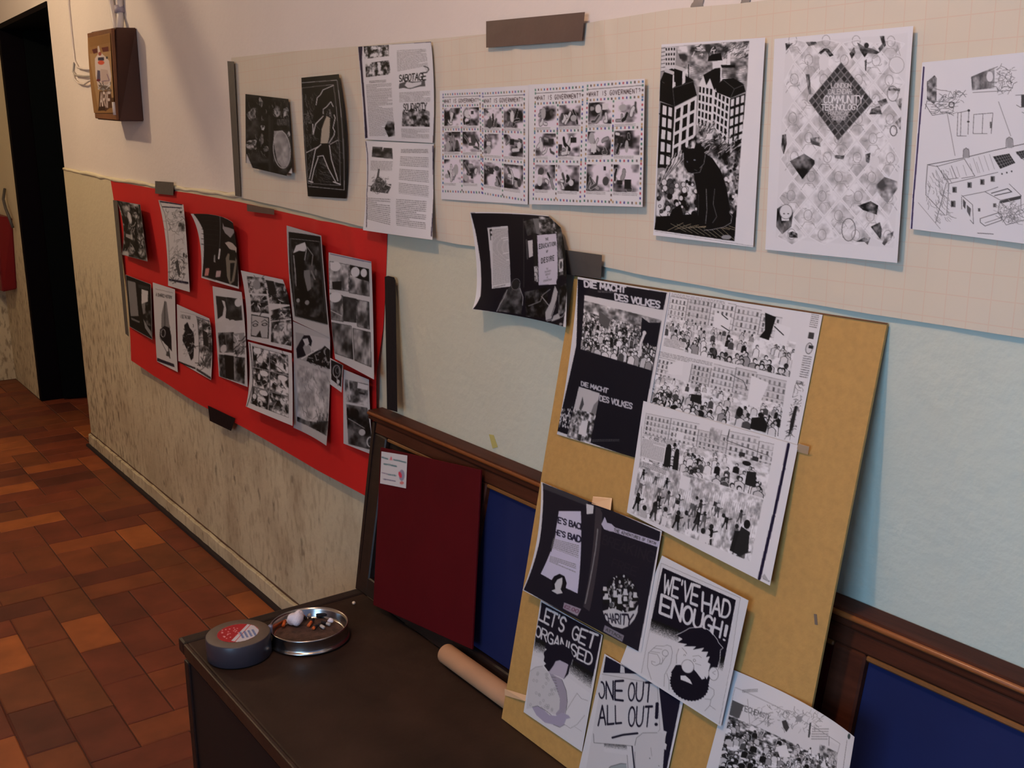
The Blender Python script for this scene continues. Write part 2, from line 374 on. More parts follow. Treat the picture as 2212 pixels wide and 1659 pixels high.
# ------------------------------------------------------------------ materials
def wall_mat(name, base, base2=None, dirty=0.0, bump=0.35, xblend=None):
    m = bpy.data.materials.new(name); m.use_nodes = True; nt = m.node_tree; N = nt.nodes; L = nt.links; bs = N['Principled BSDF']
    bs.inputs['Roughness'].default_value = 0.8; bs.inputs['Specular IOR Level'].default_value = 0.25
    tc = N.new('ShaderNodeTexCoord'); g = N.new('ShaderNodeNewGeometry'); sx = N.new('ShaderNodeSeparateXYZ'); L.new(g.outputs['Position'], sx.inputs[0])
    def mixc(f, a, b):
        x = N.new('ShaderNodeMix'); x.data_type = 'RGBA'
        if isinstance(f, float): x.inputs[0].default_value = f
        else: L.new(f, x.inputs[0])
        for i, v in ((6, a), (7, b)):
            if isinstance(v, tuple): x.inputs[i].default_value = v
            else: L.new(v, x.inputs[i])
        return x.outputs[2]
    def rng(v, a, b, c=0.0, d=1.0):
        x = N.new('ShaderNodeMapRange'); x.interpolation_type = 'SMOOTHSTEP'; L.new(v, x.inputs[0])
        for i, q in enumerate((a, b, c, d)): x.inputs[i + 1].default_value = q
        return x.outputs[0]
    def noise(sc, st=(1, 1, 1), det=5, off=(0, 0, 0)):
        mp = N.new('ShaderNodeMapping'); mp.inputs['Scale'].default_value = st; mp.inputs['Location'].default_value = off; L.new(g.outputs['Position'], mp.inputs[0])
        x = N.new('ShaderNodeTexNoise'); x.inputs['Scale'].default_value = sc; x.inputs['Detail'].default_value = det; L.new(mp.outputs[0], x.inputs['Vector']); return x.outputs[0]
    def mul(a, b):
        x = N.new('ShaderNodeMath'); x.operation = 'MULTIPLY'
        for i, v in enumerate((a, b)):
            if isinstance(v, float): x.inputs[i].default_value = v
            else: L.new(v, x.inputs[i])
        return x.outputs[0]
    col = base
    if xblend: col = mixc(rng(sx.outputs[0], xblend[0], xblend[1]), base, base2)
    col = mixc(mul(rng(noise(2.2), .35, .7), .22), col, tuple(v * .8 for v in base[:3]) + (1,))
    if dirty:
        left = rng(sx.outputs[0], -1.9, -2.9); low = rng(sx.outputs[2], 1.0, .45)
        edge = mul(rng(sx.outputs[0], -4.3, -4.95), rng(sx.outputs[2], 1.05, .75))
        sp = rng(noise(48, (1, 1, .4), 10), .48, .68); spots = rng(noise(22, (1, 1, .6), 3, (3, 0, 1)), .62, .72)
        smear = rng(noise(4.5, (1, 1, .6), 6, (7, 0, 2)), .42, .70)
        a = mul(mul(left, low), mul(smear, .30)); b = mul(mul(left, low), mul(sp, .30)); c = mul(mul(left, rng(sx.outputs[2], .85, .3)), mul(spots, .5)); e = mul(edge, mul(sp, .42))
        brown = hexc(112, 78, 50); dk = hexc(70, 48, 40)
        col = mixc(a, col, brown); col = mixc(b, col, brown); col = mixc(e, col, dk); col = mixc(c, col, dk)
    L.new(col, bs.inputs['Base Color'])
    n1, n2 = noise(55, det=3), noise(16, det=3)
    ad = N.new('ShaderNodeMath'); ad.operation = 'ADD'; L.new(n1, ad.inputs[0]); L.new(n2, ad.inputs[1])
    bp = N.new('ShaderNodeBump'); bp.inputs['Strength'].default_value = bump; bp.inputs['Distance'].default_value = 0.012
    L.new(ad.outputs[0], bp.inputs['Height']); L.new(bp.outputs[0], bs.inputs['Normal'])
    return m
W_UP = wall_mat('upper_plaster', hexc(228, 218, 209), bump=.10)
W_LOW = wall_mat('lower_plaster', hexc(208, 196, 164), hexc(200, 211, 200), dirty=1.0, bump=.16, xblend=(-2.9, -0.9))
W_RIDGE = mat('ridge_paint', hexc(222, 212, 180), .7, bump=.3)
WOOD = mat('dark_varnished_wood', hexc(80, 42, 28), .5, noise=.45, nscale=6, stretch=(1, 12, 12), bump=.06, spec=.15)
WOOD_DK = mat('blackened_wood', hexc(34, 20, 17), .5, noise=.5, nscale=6, stretch=(1, 9, 9), bump=.08)
GILT = mat('worn_moulding', hexc(128, 84, 42), .45, noise=.3)
SEAT = mat('worn_dark_seat', hexc(60, 44, 36), .55, noise=.5, nscale=7, bump=.12, bscale=30, spec=.2)
SEAT_F = mat('bench_front', hexc(11, 8, 10), .6, noise=.4)
BLUE = mat('blue_panel', hexc(26, 36, 82), .7, noise=.15, bump=.05, spec=.15)
RED = mat('dark_red_panel', hexc(82, 8, 18), .7, noise=.15, bump=.05, spec=.12)
HARD = mat('hardboard', hexc(188, 148, 84), .6, noise=.14, nscale=90, bump=.08, bscale=200)
HARD_E = mat('hardboard_edge', hexc(120, 76, 44), .7, noise=.2)
BANNER = mat('red_paper', hexc(200, 17, 17), .7, noise=.06, nscale=5, bump=.1, bscale=6)
TAPE_B = mat('brown_grey_tape', hexc(94, 74, 68), .45, noise=.12, nscale=20, bump=.1, bscale=30)
TAPE_G = mat('grey_cloth_tape', hexc(82, 78, 74), .5, noise=.12, nscale=30, bump=.1, bscale=60)
TAPE_K = mat('black_cloth_tape', hexc(22, 20, 26), .6, spec=.2, noise=.15, nscale=30, bump=.08, bscale=60)
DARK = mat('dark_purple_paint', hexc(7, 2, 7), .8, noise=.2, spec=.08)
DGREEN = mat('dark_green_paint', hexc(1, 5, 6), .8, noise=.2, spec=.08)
WHITE = mat('white_plastic', hexc(214, 204, 196), .45, noise=.06)
STEEL = mat('bright_steel', hexc(190, 186, 184), .22, metal=1.0, bump=.03)
CARD = mat('cardboard', hexc(186, 142, 106), .8, noise=.12, nscale=12)
PUTTY = mat('grey_putty', hexc(150, 140, 130), .8, noise=.2)

# ------------------------------------------------------------------ the setting
XE = -5.312
wl = boxo('wall_right', (XE, 1.6, 0.0, 0.22, 0.0, 2.78), W_UP); tag(wl, kind='structure')
# lower coat of plaster, a few millimetres proud with an uneven upper edge, and the skirting
tz = [(-5.312, 1.345), (-4.6, 1.318), (-3.9, 1.302), (-3.3, 1.300), (-2.6, 1.275), (-1.6, 1.262), (-0.6, 1.262), (1.6, 1.262)]
vs = []; fs = []
for i, (x, z) in enumerate(tz): vs += [(x, -0.0055, 0.0), (x, -0.0055, z), (x, 0.0, z + .006)]
for i in range(len(tz) - 1):
    a = i * 3; fs += [(a, a + 3, a + 4, a + 1), (a + 1, a + 4, a + 5, a + 2)]
dado = mesh_obj('lower_plaster', vs, fs, W_LOW, wl)
rm = bmesh.new(); rr = random.Random(4); pp = []
for (xa, za), (xb, zb) in zip(tz[:-1], tz[1:]):
    for k in range(10):
        t = k / 10; pp.append((xa + (xb - xa) * t, -0.004, za + (zb - za) * t + rr.uniform(-.003, .003)))
tube(rm, pp, [rr.uniform(.005, .010) if p_[0] < -3.12 else .002 for p_ in pp], 6); rg_ = bm_obj('trim_2', rm, W_RIDGE, None, True); tag(rg_, kind='structure')
bb = bmesh.new(); rr = random.Random(9); n = 60; prof = []
for i in range(n + 1):
    x = XE + (XE * 0 + 2.9) * i / n; h = .062 + rr.uniform(-.0025, .0025); d = .020 + rr.uniform(-.001, .001)
    prof.append([bb.verts.new(p) for p in ((x, -.003, 0), (x, -d, 0), (x, -d + .001, h - .004), (x, -d + .004, h - .001), (x, -.003, h))])
for a, b in zip(prof[:-1], prof[1:]):
    for k in range(4): bb.faces.new((a[k], a[k + 1], b[k + 1], b[k]))
bs_ = bm_obj('baseboard_right', bb, W_LOW, None, False); tag(bs_, kind='structure')
boxo('top_crack', (XE, -2.42, -.0085, -.004, 0.0605, 0.0655), mat('crack', hexc(92, 66, 48), .9), bs_)
boxo('floor_gap', (XE, -2.3, -.034, -.018, 0.0, 0.012), mat('grime', hexc(34, 20, 20), .9), bs_)

fl_m = bpy.data.materials.new('terracotta'); fl_m.use_nodes = True; nt = fl_m.node_tree; N = nt.nodes; L = nt.links; bs = N['Principled BSDF']
bs.inputs['Roughness'].default_value = .55; bs.inputs['Specular IOR Level'].default_value = .3
oi = N.new('ShaderNodeObjectInfo'); cr = N.new('ShaderNodeValToRGB'); L.new(oi.outputs['Random'], cr.inputs[0])
cs = [(0, (92, 46, 34)), (.16, (116, 56, 38)), (.4, (130, 63, 40)), (.6, (120, 66, 38)), (.85, (138, 70, 40)), (1, (176, 100, 50))]
cr.color_ramp.elements[0].color = hexc(*cs[0][1]); cr.color_ramp.elements[1].color = hexc(*cs[-1][1])
for p, c in cs[1:-1]: e = cr.color_ramp.elements.new(p); e.color = hexc(*c)
g = N.new('ShaderNodeNewGeometry'); nz = N.new('ShaderNodeTexNoise'); nz.inputs['Scale'].default_value = 9; nz.inputs['Detail'].default_value = 6; L.new(g.outputs['Position'], nz.inputs['Vector'])
mr = N.new('ShaderNodeMapRange'); mr.inputs[1].default_value = .3; mr.inputs[2].default_value = .7; mr.inputs[3].default_value = .72; mr.inputs[4].default_value = 1.12; L.new(nz.outputs[0], mr.inputs[0])
vm = N.new('ShaderNodeVectorMath'); vm.operation = 'SCALE'; L.new(cr.outputs[0], vm.inputs[0]); L.new(mr.outputs[0], vm.inputs['Scale']); L.new(vm.outputs[0], bs.inputs['Base Color'])
bp = N.new('ShaderNodeBump'); bp.inputs['Strength'].default_value = .15; bp.inputs['Distance'].default_value = .01; L.new(nz.outputs[0], bp.inputs['Height']); L.new(bp.outputs[0], bs.inputs['Normal'])
grout = bpy.data.materials.new('floor_joints'); grout.use_nodes = True; nt = grout.node_tree; bs = nt.nodes['Principled BSDF']; bs.inputs['Roughness'].default_value = .9
bk = nt.nodes.new('ShaderNodeTexBrick'); bk.inputs['Color1'].default_value = hexc(118, 58, 36); bk.inputs['Color2'].default_value = hexc(90, 44, 32); bk.inputs['Mortar'].default_value = hexc(58, 40, 34)
bk.inputs['Scale'].default_value = 1.0; bk.inputs['Brick Width'].default_value = .244; bk.inputs['Row Height'].default_value = .122; bk.inputs['Mortar Size'].default_value = .003
tcn = nt.nodes.new('ShaderNodeTexCoord'); nt.links.new(tcn.outputs['Object'], bk.inputs['Vector']); nt.links.new(bk.outputs[0], bs.inputs['Base Color'])
floor = boxo('floor', (-8.2, 1.6, -3.4, 2.4, -0.12, -0.003), grout); tag(floor, kind='structure')
# terracotta tiles laid two by one on a 122 mm module, mostly across the corridor
CW = 0.1215; X0 = -3.545; rt_ = random.Random(11)
def tile_mesh(w, d):
    bm = bmesh.new(); g_ = .0016; b_ = .003
    lo = [bm.verts.new((x, y, -.012)) for x, y in ((g_, g_), (w - g_, g_), (w - g_, d - g_), (g_, d - g_))]
    mi = [bm.verts.new((x, y, -.0022)) for x, y in ((g_, g_), (w - g_, g_), (w - g_, d - g_), (g_, d - g_))]
    hi = [bm.verts.new((x, y, 0)) for x, y in ((g_ + b_, g_ + b_), (w - g_ - b_, g_ + b_), (w - g_ - b_, d - g_ - b_), (g_ + b_, d - g_ - b_))]
    for A_, B_ in ((lo, mi), (mi, hi)):
        for i in range(4): bm.faces.new((A_[i], A_[(i + 1) % 4], B_[(i + 1) % 4], B_[i]))
    bm.faces.new(hi); me = bpy.data.meshes.new('tile'); bm.to_mesh(me); bm.free(); me.materials.append(fl_m); return me
TM = {(a, b): tile_mesh(a * CW, b * CW) for a, b in ((1, 1), (1, 2), (2, 1))}
occ = set(); ni = 0
def put(i, j, a, b):
    global ni
    for p in range(a):
        for q in range(b): occ.add((i + p, j + q))
    o = bpy.data.objects.new('tile', TM[(a, b)]); COL.objects.link(o); o.parent = floor
    o.location = (X0 + i * CW, j * CW, rt_.uniform(-.0008, .0006)); o.rotation_euler = (rt_.uniform(-.002, .002), rt_.uniform(-.002, .002), 0); ni += 1
def inside(i, j):
    x, y = X0 + (i + .5) * CW, (j + .5) * CW
    if y < 0: return -7.25 < x < -2.05 and y > -0.26 - (x + 7.25) * .26
    return -6.46 < x < -5.33 and y < .95
cells = [(i, j) for i in range(-31, 13) for j in range(-14, 8) if inside(i, j)]
for i, j in cells:
    if (i, j) in occ: continue
    fy = (i, j + 1) in cells and (i, j + 1) not in occ; fx = (i + 1, j) in cells and (i + 1, j) not in occ
    off = (i + (j // 4)) % 2
    if fy and fx and rt_.random() < .22: put(i, j, 2, 1)
    elif fy: put(i, j, 1, 2)
    elif fx: put(i, j, 2, 1)
    else: put(i, j, 1, 1)

# passage beyond the corner: far reveal, door leaf, wall going on, end wall
w2 = boxo('wall_far', (-7.21, -6.47, 0.0, 0.2, 0.0, 2.78), W_LOW); tag(w2, kind='structure')
w3 = boxo('wall_left', (-7.4, -7.205, -3.4, 0.2, 0.0, 2.78), W_LOW); tag(w3, kind='structure')
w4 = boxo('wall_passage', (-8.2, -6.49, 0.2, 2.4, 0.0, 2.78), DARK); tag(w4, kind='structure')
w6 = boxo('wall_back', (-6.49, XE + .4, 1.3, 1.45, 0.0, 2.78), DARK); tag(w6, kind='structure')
w5 = boxo('wall_front', (-8.2, 1.6, -3.55, -3.4, 0.0, 2.78), W_UP); tag(w5, kind='structure')
d1 = empty('door_1', (0, 0, 0)); tag(d1, kind='structure')
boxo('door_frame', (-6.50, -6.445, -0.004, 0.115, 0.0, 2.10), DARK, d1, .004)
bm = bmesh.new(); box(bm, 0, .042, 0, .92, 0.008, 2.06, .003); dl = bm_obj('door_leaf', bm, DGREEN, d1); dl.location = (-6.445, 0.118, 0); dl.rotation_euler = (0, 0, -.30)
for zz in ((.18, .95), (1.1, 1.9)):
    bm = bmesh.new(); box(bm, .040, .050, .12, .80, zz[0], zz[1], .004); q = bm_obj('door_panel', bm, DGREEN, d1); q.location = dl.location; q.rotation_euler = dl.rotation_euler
t1_ = boxo('trim_1', (-6.47, XE, -0.0, 0.22, 2.085, 2.78), W_UP); tag(t1_, kind='structure')
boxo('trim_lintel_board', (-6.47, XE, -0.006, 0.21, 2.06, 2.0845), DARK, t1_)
ce = boxo('ceiling', (-8.2, 1.6, -3.55, 2.4, 2.78, 2.9), mat('ceiling_paint', hexc(214, 205, 190), .9, noise=.05)); tag(ce, kind='structure')
_L = Vector((-4.84, -1.2, 2.52)); _p = [_L + .30 * (Vector(q_) - _L) for q_ in ((-4.62, 0, 3.0), (-3.22, 0, 1.44))]   # added out-of-view bar, shaped to cast the diagonal shadow on the wall
_w = (_p[1] - _p[0]).normalized().cross(Vector((0, 1, 0))).normalized() * .040
slab('shadow_bar', [_p[0] + _w, _p[1] + _w, _p[1] - _w, _p[0] - _w], .012, mat('shadow_bar_paint', hexc(160, 150, 140), .6), ce)

# ------------------------------------------------------------------ bench built like a settle along the wall
bench = empty('bench', (-1.0, -.35, 0)); tag(bench, 'long dark wooden box bench with a panelled red and blue back along the wall', 'bench')
bench_parts = []
def bp_(o): o.parent = bench; o.matrix_parent_inverse = Matrix.Translation((1.0, .35, 0)); return o
BX0, BX1 = -2.172, 0.45
bp_(boxo('seat', (BX0, BX1, -.562, -.128, .360, .385), SEAT, None, .004))
bp_(boxo('seat_edge', (BX0 - .016, BX0 + .022, -.572, -.120, .356, .3875), WOOD_DK, None, .007))
bp_(boxo('seat_edge', (BX0 + .0225, BX1, -.572, -.562, .356, .3865), mat('edge_highlight', hexc(58, 38, 26), .45, noise=.6, nscale=14, bump=.1), None, .003))  # front edge strip with the thin edge highlight put into its colour
bp_(boxo('batten', (BX0 + .004, BX1, -.552, -.14, .336, .3555), WOOD_DK))
bp_(boxo('end_panel', (BX0 - .008, BX0 + .022, -.565, -.02, .0, .3355), WOOD_DK, None, .003))
bp_(boxo('front_panel', (BX0 + .023, BX1, -.560, -.540, .03, .3355), SEAT_F))
bp_(boxo('plinth', (BX0 + .023, BX1, -.545, -.53, .0, .03), SEAT_F))
# back: frame tilted from y -0.133 at seat height to -0.042 under the cap
def bkp(x, z, off=0.0):     # point on the back plane
    t = (z - .385) / .405; return (x, -.133 + .091 * t - off, z)
def backbar(name, x0, x1, z0, z1, off, th, m, bev=.003):
    return bp_(slab(name, [bkp(x0, z1, off), bkp(x1, z1, off), bkp(x1, z0, off), bkp(x0, z0, off)], th, m, None, bev))
backbar('top_rail', BX0 - .045, BX1, .761, .790, .0, .022, WOOD)
backbar('bottom_rail', BX0 - .012, BX1, .3862, .43, .0, .022, WOOD_DK)
ST = [-1.7565, -1.294, -.829, -.366, .097]
bp_(slab('post', [(-2.222, -.046, .760), (-2.160, -.049, .760), (-2.132, -.133, .3862), (-2.178, -.133, .3862)], .03, WOOD_DK, None, .003))
bp_(slab('post_return', [(-2.223, -.001, .785), (-2.222, -.044, .785), (-2.179, -.132, .3862), (-2.179, -.008, .3862)], -.012, WOOD_DK, None, 0, Vector((-1, 0, 0))))
for x in ST: backbar('stile', x - .027, x + .027, .43, .7608, .0, .022, WOOD)
xs = [-2.155] + ST; pc = [SEAT_F, BLUE, RED, BLUE, RED]
for i in range(5):
    a, b = xs[i] + (.027 if i else 0.0), xs[i + 1] - .027
    o = backbar('panel', a, b, .43, .7608, -.012, .006, pc[i], 0)
    if pc[i] is not SEAT_F: o['label'] = ('blue' if pc[i] is BLUE else 'dark red') + ' painted back panel'
    backbar('moulding', a, b, .753, .7606, -.001, .010, GILT, .002)
bp_(boxo('cap_rail', (-2.250, BX1, -.0475, -.006, .790, .813), WOOD, None, .003))
bp_(tubeo('cap_bead', [(-2.246, -.0475, .806), (BX1, -.0475, .806)], .0045, mat('bead_highlight', hexc(150, 88, 46), .3, noise=.3)))  # bead in a lighter orange: the highlight on the cap edge, painted in
bp_(boxo('cove', (-2.236, BX1, -.040, -.015, .772, .7898), WOOD_DK, None, .004))

# dark red panel that has come loose and leans in front of the back
rp = slab('loose_panel', [[-2.145, -0.0716, 0.7457], [-1.7328, -0.0603, 0.792], [-1.6497, -0.1443, 0.4492], [-2.0525, -0.1564, 0.3997]], .005, RED, None, .0008)
tag(rp, 'loose dark red rectangular panel with a small white sticker leaning on bench back', 'panel')

# hardboard sheet leaning on the wall
bx = [[-0.8295, -0.0123, 1.2103], [-0.835, -0.1204, 0.6967], [-1.4853, -0.1841, 0.3939]]
hb = slab('hardboard_sheet', [(-1.486, -.0120, 1.212), (-.8305, -.0120, 1.212), (-.8305, -.1855, .3875), (-1.486, -.1855, .3875)], .004, HARD)
tag(hb, 'tan hardboard sheet leaning on the wall, covered with black and white pages', 'board')
slab('board_edge', [(-1.4865, -.0135, 1.2122), (-.8303, -.0135, 1.2122), (-.8303, -.0095, 1.2128), (-1.4865, -.0095, 1.2128)], .0004, HARD_E, hb, 0, Vector((0, 0, 1)))

# ------------------------------------------------------------------ sheets on the wall
PAPER = bpy.data.materials.new('gridded_lining_paper'); PAPER.use_nodes = True; nt = PAPER.node_tree; N = nt.nodes; L = nt.links; bs = N['Principled BSDF']
bs.inputs['Roughness'].default_value = .75; bs.inputs['Specular IOR Level'].default_value = .2
g = N.new('ShaderNodeNewGeometry'); mp = N.new('ShaderNodeMapping'); mp.inputs['Rotation'].default_value = (PI / 2, 0, 0); L.new(g.outputs['Position'], mp.inputs[0])
def grid(size, mort):
    b = N.new('ShaderNodeTexBrick'); b.offset = 0; b.inputs['Color1'].default_value = b.inputs['Color2'].default_value = (0, 0, 0, 1); b.inputs['Mortar'].default_value = (1, 1, 1, 1)
    b.inputs['Scale'].default_value = 1; b.inputs['Brick Width'].default_value = size; b.inputs['Row Height'].default_value = size; b.inputs['Mortar Size'].default_value = mort; b.inputs['Mortar Smooth'].default_value = .4
    L.new(mp.outputs[0], b.inputs['Vector']); return b.outputs[0]
m1 = N.new('ShaderNodeMix'); m1.data_type = 'RGBA'; m1.inputs[6].default_value = hexc(218, 209, 194)
nz = N.new('ShaderNodeTexNoise'); nz.inputs['Scale'].default_value = 3; L.new(g.outputs['Position'], nz.inputs['Vector']); m1.inputs[7].default_value = hexc(208, 197, 174); L.new(nz.outputs[0], m1.inputs[0])
sx = N.new('ShaderNodeMath'); sx.operation = 'MULTIPLY'; sx.inputs[1].default_value = .20; L.new(grid(.03, .0009), sx.inputs[0])
m2 = N.new('ShaderNodeMix'); m2.data_type = 'RGBA'; L.new(sx.outputs[0], m2.inputs[0]); L.new(m1.outputs[2], m2.inputs[6]); m2.inputs[7].default_value = hexc(214, 150, 120); L.new(m2.outputs[2], bs.inputs['Base Color'])
nb = N.new('ShaderNodeTexNoise'); nb.inputs['Scale'].default_value = 5; nb.inputs['Detail'].default_value = 3; L.new(g.outputs['Position'], nb.inputs['Vector'])
bp = N.new('ShaderNodeBump'); bp.inputs['Strength'].default_value = .35; bp.inputs['Distance'].default_value = .012; L.new(nb.outputs[0], bp.inputs['Height']); L.new(bp.outputs[0], bs.inputs['Normal'])
def crease(x, z, u, v):
    c = .0018 * math.sin(x * 9 + z * 4) * math.sin(v * PI) + (.001 * math.sin(x * 31 + z * 13)) * v
    for cx_, k in ((-1.95, .18), (-1.83, .1), (-1.66, -.12), (-1.50, .05), (-1.42, .28)):
        d = abs(x - cx_ - (1.65 - z) * k); c += .004 * max(0, 1 - d / .02) * max(0, 1 - v * 2.2)
    return c + .003 * v * v
tp = [(-3.097, 1.695), (-2.70, 1.684), (-2.313, 1.669), (-1.776, 1.652), (-1.472, 1.644), (-1.247, 1.646), (-1.119, 1.640), (-0.8, 1.634), (0.6, 1.62)]
bt_ = [(-3.116, 1.294), (-2.70, 1.275), (-2.323, 1.253), (-1.876, 1.241), (-1.502, 1.240), (-1.30, 1.231), (-1.119, 1.226), (-0.8, 1.2215), (0.6, 1.213)]
lp = ruled('lining_paper', [(x, -.0075, z) for x, z in tp], [(x, -.0095, z) for x, z in bt_], 40, PAPER, crease, sub=24)
tag(lp, 'long cream gridded paper sheet taped high across the wall behind pages', 'paper')
def fold(x, z, u, v):
    c = .006 * math.sin(x * 5.5 + z * 3) * v + .004 * math.sin(z * 12 - x * 7) * u * v
    c += .012 * max(0, 1 - abs((x + 2.28) + (z - 1.0) * .35) / .06) * max(0, u - .6) * 2 + .008 * max(0, 1 - abs((x + 2.62) + (z - 1.0) * -.3) / .05) * (1 - v)
    return c + .030 * v ** 3 * (1 - .3 * u)
tb = [(-4.514, 1.308), (-3.956, 1.294), (-3.55, 1.290), (-3.119, 1.279), (-2.60, 1.256), (-2.190, 1.242)]
bb_ = [(-4.344, .592), (-4.078, .573), (-3.674, .569), (-3.219, .569), (-2.60, .564), (-2.295, .570)]
bn_ = ruled('red_banner', [(x, -.0075, z) for x, z in tb], [(x, -.0085, z) for x, z in bb_], 40, BANNER, fold, sub=18)
tag(bn_, 'large red paper sheet taped low on the wall carrying comic pages', 'banner')

def tape(pts, m, label, group=None, off=.0, th=.0006):
    o = slab('tape_strip', pts, th, m, None); tag(o, label, 'tape', group); return o
tape([[-1.7512, -0.0165, 1.6731], [-1.4544, -0.0165, 1.6609], [-1.4615, -0.0165, 1.6153], [-1.7526, -0.0165, 1.6252]], TAPE_B, 'wide brown-grey tape strip on the top edge of the cream paper')
tape([[-3.1089, -0.0155, 1.6861], [-3.0582, -0.0155, 1.6816], [-3.0707, -0.0175, 1.2959], [-3.1153, -0.0175, 1.297]], TAPE_G, 'long vertical grey tape along the left end of the cream paper')
tape([[-3.8939, -0.0165, 1.322], [-3.6873, -0.0165, 1.3223], [-3.7038, -0.0165, 1.2777], [-3.9066, -0.0165, 1.2772]], TAPE_G, 'short grey tape square on the top edge of the red sheet')
tape([[-3.0178, -0.021, 1.2764], [-2.8169, -0.021, 1.2708], [-2.8193, -0.021, 1.2553], [-3.0178, -0.021, 1.2562]], TAPE_B, 'narrow brown tape on the red sheet just under the cream paper')
tape([[-4.4879, -0.0125, 1.2315], [-4.4272, -0.0125, 1.232], [-4.3806, -0.03, 0.6845], [-4.4253, -0.03, 0.6897]], TAPE_G, 'thin vertical grey tape down the left edge of the red sheet')
tape([[-3.4387, -0.042, 0.5838], [-3.1912, -0.04, 0.5901], [-3.2658, -0.03, 0.5303], [-3.4676, -0.03, 0.5219]], TAPE_K, 'short dark tape piece on the bottom edge of the red sheet')
tape([[-2.1913, -0.018, 1.1421], [-2.1753, -0.018, 1.1458], [-2.1466, -0.018, 1.1453], [-2.1405, -0.018, 1.1384], [-2.111, -0.042, 0.8342], [-2.1569, -0.044, 0.8319]], TAPE_K, 'long vertical black tape down the right edge of the red sheet')
tape([[-1.4975, -0.024, 1.2586], [-1.3957, -0.024, 1.2576], [-1.4024, -0.02, 1.2158], [-1.5053, -0.02, 1.2141]], TAPE_G, 'dark grey tape under the cream paper right of the curled black page')
YT = mat('yellow_tape', hexc(196, 186, 110), .6, noise=.1)
tape([[-1.78, -0.0065, 0.8482], [-1.7627, -0.0065, 0.8501], [-1.7478, -0.0065, 0.8274], [-1.7669, -0.0065, 0.8198]], YT, 'tiny yellow tape scrap on the wall above the bench cap rail')
for k, (p, s_, lb) in enumerate((((-1.2035, -0.001, 1.6465), .013, 'larger grey putty dab on the wall above the cream paper'), ((-1.1081, -0.001, 1.6412), .009, 'smaller grey putty dab on the wall above the cream paper'))):
    bm = bmesh.new(); bmesh.ops.create_icosphere(bm, subdivisions=3, radius=1.0); rr = random.Random(k + 3)
    for v in bm.verts:
        f_ = 1 + .25 * math.sin(v.co.x * 5 + k) * math.cos(v.co.z * 4 + k); v.co = Vector((v.co.x * s_ * f_, v.co.y * .003, v.co.z * s_ * f_))
    o = bm_obj('putty_dab', bm, PUTTY, None, True); o.location = p; tag(o, lb, 'putty')

# ------------------------------------------------------------------ meter box, conduits and cables
mb = empty('meter_box', (-4.17, -.04, 1.70)); tag(mb, 'brown wooden meter box with a worn figure sticker high on the left wall', 'box')
BOXW = mat('box_wood', hexc(128, 78, 40), .5, noise=.35, nscale=10, bump=.1); BOXD = mat('box_side_wood', hexc(74, 40, 26), .6, noise=.4, nscale=5)
def mp_(o): o.parent = mb; o.matrix_parent_inverse = Matrix.Translation((4.17, .04, -1.70)); return o
bm = bmesh.new()
q = [(-4.345, 0, 1.865), (-4.013, 0, 1.858), (-4.020, 0, 1.533), (-4.322, 0, 1.546)]; f = [(-4.345, -.074, 1.868), (-3.985, -.080, 1.853), (-4.022, -.088, 1.533), (-4.317, -.088, 1.546)]
a = [bm.verts.new(p) for p in q]; b = [bm.verts.new(p) for p in f]; bm.faces.new(a); bm.faces.new(b[::-1])
for i in range(4): bm.faces.new((a[i], a[(i + 1) % 4], b[(i + 1) % 4], b[i]))
bmesh.ops.bevel(bm, geom=list(bm.edges), offset=.003, segments=2, affect='EDGES'); mp_(bm_obj('case', bm, BOXD))
mp_(slab('door', [(-4.340, -.088, 1.862), (-3.992, -.094, 1.850), (-4.026, -.096, 1.537), (-4.313, -.096, 1.550)], .012, BOXW, None, .002))
mp_(tubeo('latch', [(-4.030, -.099, 1.60), (-4.030, -.099, 1.555)], .006, WHITE))

def conduit(name, pts, r_, m, label, cat='pipe', group=None):
    o = tubeo(name, pts, r_, m); tag(o, label, cat, group); return o
c1 = conduit('conduit', [[-4.234, -0.012, 2.0721], [-4.255, -0.012, 1.9771], [-4.2409, -0.012, 1.9101], [-4.1551, -0.03, 1.8592]], .010, WHITE, 'left pale conduit pipe running up from the meter box')
c2 = conduit('conduit', [[-4.1219, -0.014, 2.0579], [-4.1414, -0.014, 1.965], [-4.1481, -0.014, 1.9094], [-4.1141, -0.03, 1.8557]], .013, WHITE, 'right thicker pale conduit pipe with a coupling above the meter box')
for z0, z1 in [[1.9464, 1.9209]]:
    tubeo('coupling', [(-4.1508, -.014, z0), (-4.1492, -.014, z1)], .019, mat('grey_fitting', hexc(160, 150, 160), .5), c2)
conduit('cable', [[-4.8746, -0.004, 2.1529], [-4.9126, -0.004, 2.0288], [-4.9128, -0.004, 1.8983], [-4.9088, -0.005, 1.8037], [-4.8549, -0.008, 1.7701], [-4.7361, -0.012, 1.7575], [-4.5906, -0.02, 1.7472]], .0045, WHITE, 'thin white cable down the wall turning into the meter box', 'cable')
conduit('cable', [[-4.9246, -0.004, 1.7952], [-4.9479, -0.006, 1.7584], [-4.8907, -0.01, 1.7399], [-4.7478, -0.012, 1.7286], [-4.5721, -0.02, 1.7211]], .0042, mat('grey_cable', hexc(165, 158, 150), .5), 'short grey cable entering the left side of the meter box', 'cable')
conduit('cable', [[-4.9481, -0.005, 1.7489], [-4.9294, -0.008, 1.7248], [-4.8493, -0.012, 1.7056], [-4.7522, -0.014, 1.6973], [-4.6661, -0.016, 1.706], [-4.5615, -0.02, 1.7116]], .0042, WHITE, 'lowest looping white cable beside the meter box', 'cable')

